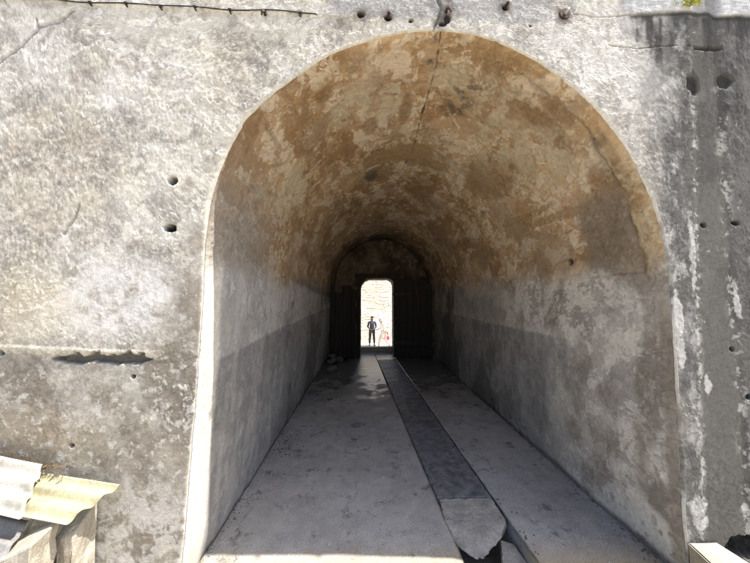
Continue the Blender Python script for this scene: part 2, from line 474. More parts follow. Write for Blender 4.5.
    # right-hand side: black weather streaks over limewash
    st = fbm(p3, 7, 5, 16, .6, (1, 1, .16)); st2 = fbm(p3, 26, 4, 17, .6, (1, 1, .35))
    dk = mix([.115, .112, .107], [.31, .305, .295], sstep(-.2, .55, st + .5 * st2 + .5 * w4 - .45 * sstep(1.95, 2.2, x)))
    dk = mix(dk, [.050, .049, .047], .75 * sstep(.0, .45, st * .8 + .25 * (x - 2.25) + .3 * w2))
    dk = mix(dk, [.47, .46, .44], .60 * sstep(.16, .36, fbm(p3, 14, 6, 18, .75, (1, 1, .6)) - .02 - .25 * sstep(2.0, 2.4, x)))
    c = mix(c, dk, right)
    c = mix(c, [.115, .11, .10], np.clip(band * (.90 + .10 * w3), 0, 1))
    c = mix(c, [.062, .06, .058], band * .6 * sstep(-.1, .4, w2 + .5 * st0 + .35 * (z - 2.6)))
    eb = np.exp(-((x - bl) / .022) ** 2) * sstep(.10, .22, .7 * G + .5 * w3 + .2 * G2) + np.exp(-((x - br + .015) / .03) ** 2) * sstep(.06, .2, .7 * G + .6 * w3 + .2 * G2)
    c = mix(c, [.52, .51, .48], np.clip(.6 * eb * sstep(3.1, 2.8, z), 0, 1))
    c = mix(c, [.55, .56, .57], .9 * coat * (1 - .6 * band))
    drip = sstep(.0, .35, fbm(p3, 24, 5, 19, .62, (1, 1, .13)) + .4 * w2 + np.clip((z - 3.2) * 1.2, -.4, .35)) * sstep(3.43, 3.41, z) * sstep(2.95, 3.25, z) * sstep(1.65, 1.70, x)
    c = mix(c, [.045, .044, .043], .85 * drip)
    c = mix(c, [.035, .034, .033], .8 * np.exp(-((z - topedge + .012) / .014) ** 2) * sstep(1.64, 1.69, x))
    # limewashed patches low on the right
    for cx, cz, rx, rz in [(1.925, .42, .045, .065), (1.955, .33, .03, .025), (1.985, .345, .012, .014), (1.88, 1.32, .02, .09), (1.87, 1.55, .025, .12), (2.03, 1.12, .018, .05), (2.25, 1.6, .015, .09), (2.22, .42, .02, .02), (1.98, 1.9, .015, .2)]:
        c = mix(c, [.54, .53, .51], .75 * sstep(.35, .75, blob(x + .02 * w3, z + .03 * w3, cx, cz, rx * 1.2, rz * 1.2, .7) + .45 * G + .3 * w4))
    # worn white arris along the right jamb, brown plaster next to it
    rowd = t[None, :min(m, len(t))] * np.linalg.norm(outer - front, axis=1)[:, None]
    rd = np.full_like(x, 9.); rd[:, :rowd.shape[1]] = rowd
    aris = (rd < .014) * (x > 1.6) * sstep(-.15, .2, fbm(p3, 3, 3, 24, .5, (1, 1, 1)) + .1)
    c = mix(c, [.60, .58, .52], .8 * aris)
    c = mix(c, [.58, .55, .48], .75 * (rd < .02) * (x < 1.6) * sstep(1.9, 2.3, z))
    # yellowish bare jamb edge at the left
    c = mix(c, [.68, .65, .57], .8 * (rd < .010) * (x < 0) * sstep(2.2, 1.9, z))
    # rust and soot round the old fixings
    for cx, cz, r, a in [(1.237, 3.408, .05, .8), (.49, 3.39, .045, .7), (.13, 3.36, .035, .6), (-.03, 3.37, .04, .6), (.863, 3.44, .035, .7), (.46, 3.33, .04, .6), (.48, 3.48, .05, .5), (-.15, 3.33, .03, .4)]:
        c = mix(c, [.10, .085, .075], a * blob(x + .02 * w3, z + .02 * w3, cx, cz, r, r * 1.2, .6))
    c = mix(c, [.20, .165, .14], .6 * blob(x + .03 * w2, z + .02 * w3, -1.02, 2.29, .035, .035, .5))
    c = mix(c, [.09, .085, .08], .7 * blob(x + .03 * w2, z + .03 * w3, -2.17, 2.34, .06, .06, .6))
    c = mix(c, [.04, .038, .036], np.clip(gash * .8 + ck * .55 + slot + sstep(.1, .4, hole), 0, 1))  # shade inside the holes painted in; gash, cracks and slot darkened too
    c = mix(c, [.5, .46, .38], .5 * ledge * (1 - gash))
    V = V.reshape(-1, 3)
    return mesh_obj('front_wall', V, grid_faces(n, m), M_fac, parent, True, np.clip(c, .02, .8))

# ------------------------------------------------------------------ vault
def build_vault(parent):
    ys = [YF + .010 * 0]
    while ys[-1] < YE + .02:
        ys.append(ys[-1] + .0042 / Q * ys[-1] * (1.0 if ys[-1] < 4 else 1.6))
    ys = np.array(ys)
    n, m = NS, len(ys)
    Y = np.broadcast_to(ys[None, :], (n, m)); S = np.broadcast_to(arc[:, None], (n, m))
    bx = np.broadcast_to(prof[:, 0][:, None], (n, m)); bz = np.broadcast_to(prof[:, 1][:, None], (n, m))
    p3 = np.stack([bx, Y, bz], -1)
    ps = np.stack([S, Y, np.zeros_like(S)], -1)
    warp = np.stack([fbm(p3, 7, 3, 191), fbm(p3, 7, 3, 193), fbm(p3, 7, 3, 192)], -1)
    w1 = fbm(p3, 1.3, 4, 101); w2 = fbm(p3, 4, 5, 102); w3 = fbm(p3, 12, 5, 103); w4 = fbm(p3, 34, 3, 104)
    wall = sstep(1.98, 1.70, bz + .10 * w2 + .10 * w1)
    rt = (bx > .42).astype(float)
    pale = fbm(p3 + warp * .10, 3.0, 7, 105, .70, (1, .7, 1))
    crisp = fbm(p3 + warp * .08, 8.5, 7, 118, .74, (1, .50, 1))
    flk = sstep(-.04, .05, pale + .12 * w3 + .08 * w4)                # pale coat still on
    flk2 = sstep(.05, .09, crisp + .28 * pale + .10 * w4 - .03) # flakes
    fy = fbm(p3, 5, 5, 107, .6, (1.6, .35, 1.6))                # streaks along the tunnel
    h = .012 * w1 + .006 * w2 + .0022 * w3 + .0008 * w4
    top = 1 - wall
    h = h + top * (.0025 * flk + .0030 * flk2) + wall * .0028 * sstep(.08, .16, fbm(p3 + warp * .03, 9, 5, 108, .6))
    # front ring: proud band with a groove behind it, open toward the left
    ringz = np.interp(bx, [-.95, .6, 1.4, 1.9], [.0, .15, .6, 1.0]) * sstep(1.72, 1.85, bz)
    ring = sstep(.02, -.02, Y - (1.79 + .035 * w2 + .02 * w3)) * ringz
    h += .014 * ring
    grv = np.exp(-((Y - 1.815 - .03 * w2 - .01 * w3) / .022) ** 2) * ringz
    h -= .005 * grv
    grh = np.exp(-((bz - 1.815 - .012 * w2) / .012) ** 2) * rt * sstep(1.78, 1.82, Y) * sstep(2.40, 2.2, Y)
    h -= .012 * grh
    # dado step at z = 1.25
    dz = 1.25 + .010 * w2 + .02 * w1 + np.where(bx < .4, np.interp(Y, [1.6, 3, 7], [-.01, .04, .11]), 0)
    dado = sstep(.014, -.014, bz - dz)
    dmask = np.where(bx > .4, sstep(2.5, 2.9, Y + .4 * w2), 1.0)
    h += .006 * dado * dmask
    # hole and ceiling defects
    def bl3(px, py, pz, r, hard=.4, sy=1.0):
        d = np.sqrt((bx - px) ** 2 + ((Y - py) / sy) ** 2 + (bz - pz) ** 2) / r
        return 1 - sstep(1 - hard, 1 + hard, d + .25 * w3 + .15 * w4)
    h -= .03 * bl3(1.812, 2.465, 1.952, .025)
    h -= .02 * bl3(.47, 1.90, 3.283, .030)
    def line3(pts, wd, jit=.012):
        d = np.full((n, m), 9.)
        for a, b in zip(pts[:-1], pts[1:]):
            a, b = np.array(a), np.array(b); v = b - a
            tt = np.clip(((p3 - a) @ v) / (v @ v), 0, 1)
            d = np.minimum(d, np.linalg.norm(p3 - a - tt[..., None] * v, axis=-1))
        return sstep(wd * 1.5, wd * .5, np.abs(d + jit * w3 * .6 + .004 * w4))
    crk = line3([(.455, 1.64, 3.285), (.50, 1.96, 3.28), (.50, 2.5, 3.28), (.52, 3.09, 3.277), (.46, 3.7, 3.283), (.50, 4.4, 3.28), (.58, 5.6, 3.268), (.55, 6.6, 3.27)], .006)
    crk = crk * sstep(-.35, .0, w2 + w3 * .6 + .15)
    h -= .008 * crk
    # --- colour
    och = mix([.34, .222, .118], [.44, .305, .175], sstep(-.4, .4, w1 + .5 * fy))
    plc = mix([.53, .39, .255], [.60, .47, .335], sstep(-.3, .4, w2 + w3 * .5))
    c = mix(och, plc, .40 * flk)
    c = mix(c, [.235, .145, .072], .58 * sstep(-.01, -.07, .8 * crisp + .5 * pale + .10 * w3 + .07) * sstep(-.1, .2, fbm(p3, 1.9, 3, 121)))
    c = mix(c, [.62, .53, .41], .84 * flk2 * sstep(-.30, .10, pale + .12))
    c = mix(c, [.20, .125, .06], .45 * sstep(.12, .3, fy - .1 * flk))
    c = mix(c, [.33, .255, .18], .5 * sstep(.1, .4, fbm(p3, 2.2, 4, 109)))
    # hand-placed ceiling patches: smooth bare cells, thin pale repairs, soot
    def paint(c, col, a, px, py, pz, r, sy=1., hard=.3):
        return mix(c, col, a * bl3(px, py, pz, r, hard, sy))
    for px, py, pz, r, sy in [(.50, 3.15, 3.28, .28, .75), (.15, 3.25, 3.24, .22, .8), (.75, 3.3, 3.24, .2, .6)]:
        c = paint(c, [.31, .215, .115], .85, px, py, pz, r, sy, .15)
    for px, py, pz, r, sy in [(.34, 2.40, 3.272, .055, 4.), (.035, 2.55, 3.21, .07, 2.2), (-.29, 1.95, 3.063, .07, 1.), (1.31, 1.845, 2.90, .17, .32), (1.33, 1.99, 2.88, .28, .28), (1.71, 1.93, 2.32, .3, .3), (.20, 3.65, 3.25, .16, 1.6), (1.30, 2.9, 2.92, .25, 2.), (.8, 4.1, 3.2, .22, 2.)]:
        c = paint(c, [.235, .15, .075], .7, px, py, pz, r, sy, .25)
    for px, py, pz, r, sy in [(-.13, 2.2, 3.146, .17, 1.4), (.20, 2.3, 3.25, .10, 2.), (.99, 2.15, 3.134, .2, 1.2), (1.44, 2.27, 2.777, .25, 1.3), (.62, 2.05, 3.26, .16, 1.2), (1.2, 2.5, 3.0, .2, 1.5), (-.64, 2.72, 2.77, .18, 1.5), (-.845, 2.26, 2.41, .12, 1.2)]:
        pp = bl3(px, py, pz, r, .5, sy) * sstep(-.25, .1, fbm(p3 + warp * .05, 9, 5, 110, .6))
        c = mix(c, [.50, .43, .31], .8 * pp)
    thin = line3([(-.55, 2.75, 2.87), (-.346, 2.668, 3.024), (0, 2.72, 3.2), (.3, 2.85, 3.27), (.57, 2.93, 3.27), (.8, 3.0, 3.22), (1.0, 3.114, 3.126), (1.2, 3.5, 3.0)], .008, .03)
    thin = np.maximum(thin, line3([(.0, 3.45, 3.2), (.3, 3.35, 3.27), (.45, 3.55, 3.28), (.52, 3.85, 3.28), (.7, 4.0, 3.25), (1.0, 4.2, 3.12)], .010, .04))
    thin = np.maximum(thin, line3([(-.2, 1.98, 3.12), (.0, 1.93, 3.19), (.25, 2.02, 3.26)], .006, .03))
    c = mix(c, [.56, .50, .40], .75 * thin)
    soot = bl3(.05, 3.67, 3.213, .10, .5, 1.6)
    c = mix(c, [.07, .065, .06], .8 * soot)
    for px, py, pz, r in [(.80, 2.12, 3.22, .14), (.74, 2.35, 3.23, .10), (1.62, 1.78, 2.5, .07), (1.52, 1.76, 2.67, .06), (.47, 1.9, 3.28, .045), (.45, 1.70, 3.285, .03)]:
        c = mix(c, [.085, .078, .068], .75 * bl3(px, py, pz, r, .6) * sstep(-.2, .3, fbm(p3, 22, 4, 111)))
    # ring colours
    c = mix(c, [.335, .235, .125], .75 * ring * sstep(-.5, .1, w2 + .2))
    c = mix(c, [.50, .42, .29], .8 * ring * sstep(-.02, .1, fbm(p3, 18, 5, 112, .75) + .05) * sstep(2.75, 2.4, bz))
    c = mix(c, [.13, .105, .08], .55 * np.clip(grv + grh * .8, 0, 1) * sstep(-.5, .0, w2 + .15))
    c = mix(c, [.21, .18, .145], .75 * sstep(1.80, 1.83, Y) * sstep(2.35, 2.15, Y + .1 * w2) * rt * sstep(2.5, 2.25, bz + .1 * w2) * sstep(1.78, 1.84, bz))
    # greying toward the left foot of the vault
    c = mix(c, [.30, .275, .245], .8 * sstep(2.75, 2.1, bz + .15 * w2) * (1 - rt) * sstep(3.2, 2.2, Y + .3 * w1))
    # walls
    vs = fbm(p3, 9, 5, 113, .6, (1, 1, .18))
    gl = mix([.40, .395, .385], [.52, .51, .495], sstep(-.35, .35, .8 * w1 + .5 * vs + .5 * w3))
    gl = mix(gl, [.58, .57, .55], .7 * sstep(.12, .20, fbm(p3 + warp * .06, 9, 6, 114, .75, (1, 1, .6))))
    gr = mix([.34, .322, .295], [.48, .46, .425], sstep(-.35, .35, w1 + .5 * w2 + .25 * vs))
    wf = sstep(.02, .08, .85 * fbm(p3 + warp * .08, 7, 7, 115, .78) + .12 * blob(Y, bz, 2.5, 1.5, 1.4, .35, .6) - .03)
    gr = mix(gr, [.64, .61, .56], .92 * wf * sstep(4.8, 2.8, Y))
    gr = mix(gr, [.21, .17, .135], .5 * sstep(.05, .3, fbm(p3, 3.2, 4, 116, .5, (1, 1, .5)) + .25 * blob(Y, bz, 1.80, 1.05, .09, .35, .5) + .2 * blob(Y, bz, 1.86, .5, .1, .35, .6) - .05))
    w = np.where(rt[..., None] > .5, gr, gl)
    dl = mix([.20, .20, .20], [.31, .308, .30], sstep(-.35, .45, w1 * .7 + .6 * vs + .4 * w3))
    dl = mix(dl, [.37, .36, .345], .5 * sstep(.15, .35, vs + .4 * w3))
    w = mix(w, dl, np.where(rt > .5, .85, .70) * dado * dmask)
    # limewash line left on the dado edge of the right wall
    w = mix(w, [.50, .475, .43], .75 * rt * np.exp(-((bz - 1.285) / .035) ** 2) * sstep(-.2, .15, w3 + .1) * sstep(5.2, 3.6, Y) * sstep(1.9, 2.4, Y))
    # light scar above the left dado
    w = mix(w, [.40, .385, .36], .65 * (1 - rt) * sstep(1.24, 1.27, bz) * sstep(1.60, 1.42, bz + .1 * w2) * sstep(2.4, 2.1, Y + .2 * w2) * sstep(-.2, .2, w3 + .1))
    w = mix(w, [.10, .095, .09], .55 * (1 - rt) * sstep(.10, .03, np.abs(bz - np.interp(Y, [1.6, 2.9, 5.1, 8], [2.1, 1.98, 1.76, 1.7]) + .05 * w2)) * sstep(2.4, 3.0, Y + .2 * w2))
    # bare white plaster scar with dark pits at the foot of the right wall
    sc = rt * sstep(.03, -.03, bz - np.interp(Y, [1.66, 1.78, 2.0, 2.16, 2.4], [.17, .26, .33, .25, .0]) + .05 * w2 + .03 * w3)
    w = mix(w, [.64, .615, .56], .95 * sc * (1 - .9 * sstep(.26, .36, fbm(p3, 22, 3, 117))))
    w = mix(w, [.22, .175, .13], .55 * rt * np.exp(-((Y - 1.90 - .03 * w2) / .05) ** 2) * sstep(.2, .4, bz) * sstep(.95, .75, bz) * (1 - sc))
    w = mix(w, [.20, .17, .14], .6 * bl3(1.843, 2.52, .47, .11, .5))
    # dark blotches painting the dimness of the inner half into the walls
    inner_dim = sstep(-.05, .25, fbm(p3, 1.1, 5, 122, .6) + .4 * vs - .06) * sstep(3.2, 3.9, Y + .5 * w2)
    w = mix(w, [.085, .078, .070], .62 * inner_dim)
    # moss on the right wall's foot; both walls darker along the floor
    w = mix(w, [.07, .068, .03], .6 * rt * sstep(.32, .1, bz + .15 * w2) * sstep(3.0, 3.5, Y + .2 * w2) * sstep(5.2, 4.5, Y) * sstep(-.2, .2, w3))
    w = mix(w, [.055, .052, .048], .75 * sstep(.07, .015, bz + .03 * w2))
    # smooth pale edge strip of the right jamb
    # left jamb whitewashed only along its sunlit strip, painting that brightness in
    w = mix(w, [.74, .71, .64], .95 * (1 - rt) * sstep(1.90, 1.84, Y + .02 * w2 + .02 * w3) * (.9 + .1 * w3))
    w = mix(w, [.27, .235, .19], .7 * rt * sstep(1.76, 1.72, Y + .01 * w2) * sstep(1.7, 1.5, bz))
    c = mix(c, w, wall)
    c = mix(c, [.05, .045, .04], .8 * crk)
    c = mix(c, [.05, .04, .035], np.clip(bl3(1.812, 2.465, 1.952, .03), 0, 1))
    h = h * (1 - .75 * (1 - rt) * sstep(2.02, 1.95, Y) * wall)
    fade = sstep(YF, YF + .05, Y)[..., None]
    xz = front[:, None, :] * (1 - fade) + (prof[:, None, :] + inw[:, None, :] * h[..., None]) * fade
    yy = Y.copy(); yy[:, 0] = YF + .010
    V = np.stack([xz[..., 0], yy, xz[..., 1]], -1)
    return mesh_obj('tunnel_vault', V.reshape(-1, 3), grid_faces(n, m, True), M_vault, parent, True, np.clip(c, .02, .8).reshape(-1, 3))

# ------------------------------------------------------------------ gate building
gate = empty('gate_building', (.42, YF, 0))
tag(gate, 'old fort wall of flaking whitewashed plaster pierced by a long arched passage', 'building')
def reparent(o, root):
    o.parent = root
    o.matrix_parent_inverse = Matrix.Translation(root.location).inverted()
for o in (build_facade(None), build_vault(None)):
    reparent(o, gate)

# top and back closing of the fort body, so that it stays dark inside and whole from elsewhere
bm = bmesh.new()
add_box(bm, -9.0, 9.5, YF + .05, 8.7, 6.38, 6.6)
reparent(bm_obj('roof', bm, M_ground), gate)

# end wall: dense sheet with an opening, rounded at the top
OX0, OX1, OZ = -.15, .79, 2.13
def build_end():
    # inner face ring: opening outline to tunnel profile
    N = 260
    def opening(n):
        pts = [(OX0, 0), (OX0, OZ - .30)] + [(OX0 + .30 - .30 * math.cos(a), OZ - .30 + .30 * math.sin(a)) for a in np.linspace(0, math.pi / 2, 7)[1:]] + \
              [(OX1 - .20 + .20 * math.sin(a), OZ - .20 + .20 * math.cos(a)) for a in np.linspace(0, math.pi / 2, 7)] + [(OX1, 0)]
        P = np.array(pts)
        s = np.concatenate([[0], np.cumsum(np.linalg.norm(np.diff(P, axis=0), axis=1))])
        q = np.linspace(0, s[-1], n)
        return np.stack([np.interp(q, s, P[:, k]) for k in range(2)], -1)
    a = opening(N)
    idx = np.linspace(0, NS - 1, N).astype(int)
    b = prof[idx] - inw[idx] * .05
    t = np.linspace(0, 1, 70)
    P = a[:, None] * (1 - t)[None, :, None] + b[:, None] * t[None, :, None]
    p3 = np.stack([P[..., 0], np.full(P.shape[:2], YE), P[..., 1]], -1)
    w1 = fbm(p3, 2, 4, 201); w2 = fbm(p3, 6, 5, 202); w3 = fbm(p3, 15, 4, 203)
    rock = np.abs(fbm(p3, 5, 3, 204))
    h = .03 * w1 + .02 * w2 + .01 * w3 - .02 * sstep(.12, .0, rock)
    h[:, 0] = 0
    V = p3.copy(); V[..., 1] -= h
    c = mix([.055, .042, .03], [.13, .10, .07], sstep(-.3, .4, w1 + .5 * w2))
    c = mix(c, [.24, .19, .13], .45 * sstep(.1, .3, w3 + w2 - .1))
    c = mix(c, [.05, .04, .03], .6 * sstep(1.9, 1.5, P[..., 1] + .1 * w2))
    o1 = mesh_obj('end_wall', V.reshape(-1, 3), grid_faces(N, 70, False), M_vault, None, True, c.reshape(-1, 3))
    # reveal of the doorway through the wall
    yy = np.linspace(YE, 8.68, 22)
    P2 = np.repeat(a[:, None], 22, 1)
    R = np.stack([P2[..., 0], np.broadcast_to(yy, P2.shape[:2]), P2[..., 1]], -1)
    w = fbm(R, 6, 4, 205)
    n2 = np.stack([a[:, 0] - .3, np.zeros(N), a[:, 1] - 1.1], -1); n2 /= np.linalg.norm(n2, axis=1, keepdims=True)
    R = R + n2[:, None] * (.012 * w)[..., None]
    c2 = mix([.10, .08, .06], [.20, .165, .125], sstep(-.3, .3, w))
    o2 = mesh_obj('doorway_reveal', R.reshape(-1, 3), grid_faces(N, 22, False), M_vault, None, True, c2.reshape(-1, 3))
    # outer face toward the courtyard
    P3 = a[:, None] * (1 - t[::6])[None, :, None] + (np.array([.3, 1.5]) + (a - [.3, 1.5]) * np.array([10, 5.6]))[:, None] * t[::6][None, :, None]
    m3 = P3.shape[1]
    F = np.stack([P3[..., 0], np.full(P3.shape[:2], 8.68), P3[..., 1]], -1)
    F[-1, :, 2] = -1.6; F[0, :, 2] = -1.6; F[0, 0, 2] = F[-1, 0, 2] = 0
    cf = np.broadcast_to(np.array([.42, .36, .27]), F.shape)
    o3 = mesh_obj('back_wall', F.reshape(-1, 3), grid_faces(N, m3, False), M_vault, None, True, cf.reshape(-1, 3))
    return o1, o2, o3
for o in build_end(): reparent(o, gate)

# thin rib of plaster just before the end wall
N = 300; idx = np.linspace(0, NS - 1, N).astype(int)
rib = []
for off, y in [(-.03, 7.48), (.055, 7.50), (.085, 7.54), (.085, 7.86)]:
    pr = prof[idx] + inw[idx] * off
    rib.append(np.stack([pr[:, 0], np.full(N, y), pr[:, 1]], -1))
rib = np.stack(rib, 1)
rib = rib + (fbm(rib, 5, 3, 211) * .012)[..., None] * np.stack([inw[idx, 0], np.zeros(N), inw[idx, 1]], -1)[:, None]
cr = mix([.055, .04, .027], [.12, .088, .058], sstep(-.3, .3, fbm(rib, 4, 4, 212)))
reparent(mesh_obj('end_rib', rib.reshape(-1, 3), grid_faces(N, 4, True), M_vault, None, True, cr.reshape(-1, 3)), gate)

bm = bmesh.new(); add_box(bm, -.30, .93, YE - .07, YE + .2, OZ + .02, OZ + .12, bevel=.012)
reparent(roughen(bm_obj('lintel', bm, M_lintel), .008, 6, 3), gate)
bm = bmesh.new(); add_box(bm, OX0 - .02, OX1 + .02, 8.50, 8.74, -.05, .14, bevel=.015)
reparent(roughen(bm_obj('door_sill', bm, M_kerb), .006, 8, 3), gate)
# door frame posts
for xa, xb in ((-.24, -.16), (.80, .90)):
    bm = bmesh.new(); add_box(bm, xa, xb, YE - .065, YE + .02, 0.0, OZ + .018, bevel=.01)
    reparent(roughen(bm_obj('door_post', bm, M_wood), .004, 8, 2), gate)

def door_leaf(name, x0, x1, y0, y1, z0, z1, broken=False, label=None):
    """plank door leaf seen from inside: planks in one mesh, ledgers, hinges"""
    L = math.hypot(x1 - x0, y1 - y0); ang = math.atan2(y1 - y0, x1 - x0)
    M = Matrix.Translation((x0, y0, 0)) @ Matrix.Rotation(ang, 4, 'Z')
    bm = bmesh.new()
    n = 6
    for k in range(n):
        a = L * k / n + .003; b = L * (k + 1) / n - .003
        zt = z1 - (random.uniform(0, .35) if broken else random.uniform(0, .012)); zb = z0 + random.uniform(0, .03)
        dy = random.uniform(-.004, .004)
        add_box(bm, a, b, -.02 + dy, .02 + dy, zb, zt, bevel=.004)
    leaf = bm_obj(name, bm, M_wood); leaf.matrix_world = M
    if label: leaf['label'] = label
    for z in (z0 + .22, (z0 + z1) / 2, z1 - (.5 if broken else .2)):
        bm = bmesh.new(); add_box(bm, .02, L - .03, -.058, -.0245, z - .07, z + .07, bevel=.006)
        o = bm_obj('ledger', bm, M_wood); o.parent = leaf
    for z in (z0 + .40, z1 - (.7 if broken else .4)):
        bm = bmesh.new(); add_box(bm, -.02, .45, -.031, -.0215, z - .025, z + .025, bevel=.003)
        o = bm_obj('strap_hinge', bm, M_iron); o.parent = leaf
    bm = bmesh.new()
    tube(bm, [(L - .10 + .035 * math.cos(a), -.066 - .004 * math.sin(a * 2), 1.02 + .05 * math.sin(a)) for a in np.linspace(0, 2 * math.pi, 17)], .007, 6, False)
    o = bm_obj('ring_handle', bm, M_iron); o.parent = leaf
    reparent_keep(leaf, gate)
    return leaf
def reparent_keep(o, root):
    mw = o.matrix_world.copy()
    o.parent = root
    o.matrix_parent_inverse = Matrix.Identity(4)
    o.matrix_basis = Matrix.Translation(root.location).inverted() @ mw
door_leaf('door', .735, 1.80, 7.66, 7.585, .02, 2.10, label='dark plank door leaf swung inward to the right')
door_leaf('door', -.29, -.92, 7.66, 7.42, .02, 1.95, broken=True, label='dark broken door leaf on the left of the doorway')

# ------------------------------------------------------------------ floor, drain and ground
def sl(y): return np.interp(y, [-5, 2.395, 7.621, 9], [.582 + 7.395 * .0567, .582, .294, .216]) # left edge of the drain strip
def sr(y): return np.interp(y, [-5, 2.41, 7.099, 9], [1.035 + 7.41 * .052, 1.035, .792, .694])  # right edge
def strip_mesh(name, fa, fb, y0, y1, nx, dy, skirt, mat, kind='structure'):
    ys = np.arange(y0, y1 + dy * .5, dy); ys[-1] = y1
    u = np.linspace(0, 1, nx)
    A = fa(ys); B = fb(ys)
    X = A[:, None] * (1 - u) + B[:, None] * u
    Y = np.broadcast_to(ys[:, None], X.shape)
    p = np.stack([X, Y, np.zeros_like(X)], -1)
    z = .004 * fbm(p, 1.2, 3, 301) + .0025 * fbm(p, 6, 4, 302)
    ed = .008 * fbm(p, 7, 4, 303)
    if skirt == 'b': X = X.copy(); X[:, -1] += ed[:, -1]; z[:, -1] -= .003
    if skirt == 'a': X = X.copy(); X[:, 0] += ed[:, 0]; z[:, 0] -= .003
    V = np.stack([X, Y, z], -1)
    ns = 8
    if skirt:
        col = V[:, -1] if skirt == 'b' else V[:, 0]
        sk = [col + np.array([0, 0, -d]) for d in np.linspace(0, .34, ns)]
        sk = np.stack(sk, 1)
        nz = fbm(sk, 9, 4, 304) * .012
        nz[:, 0] = 0
        sk[..., 0] += nz + 0 * (.004 if skirt == 'b' else -.004)
        V = np.concatenate([V, sk], 1) if skirt == 'b' else np.concatenate([sk[:, ::-1], V], 1)
    n, m = V.shape[:2]
    o = mesh_obj(name, V.reshape(-1, 3), grid_faces(n, m, True), mat, None, True)
    return tag(o, kind=kind)

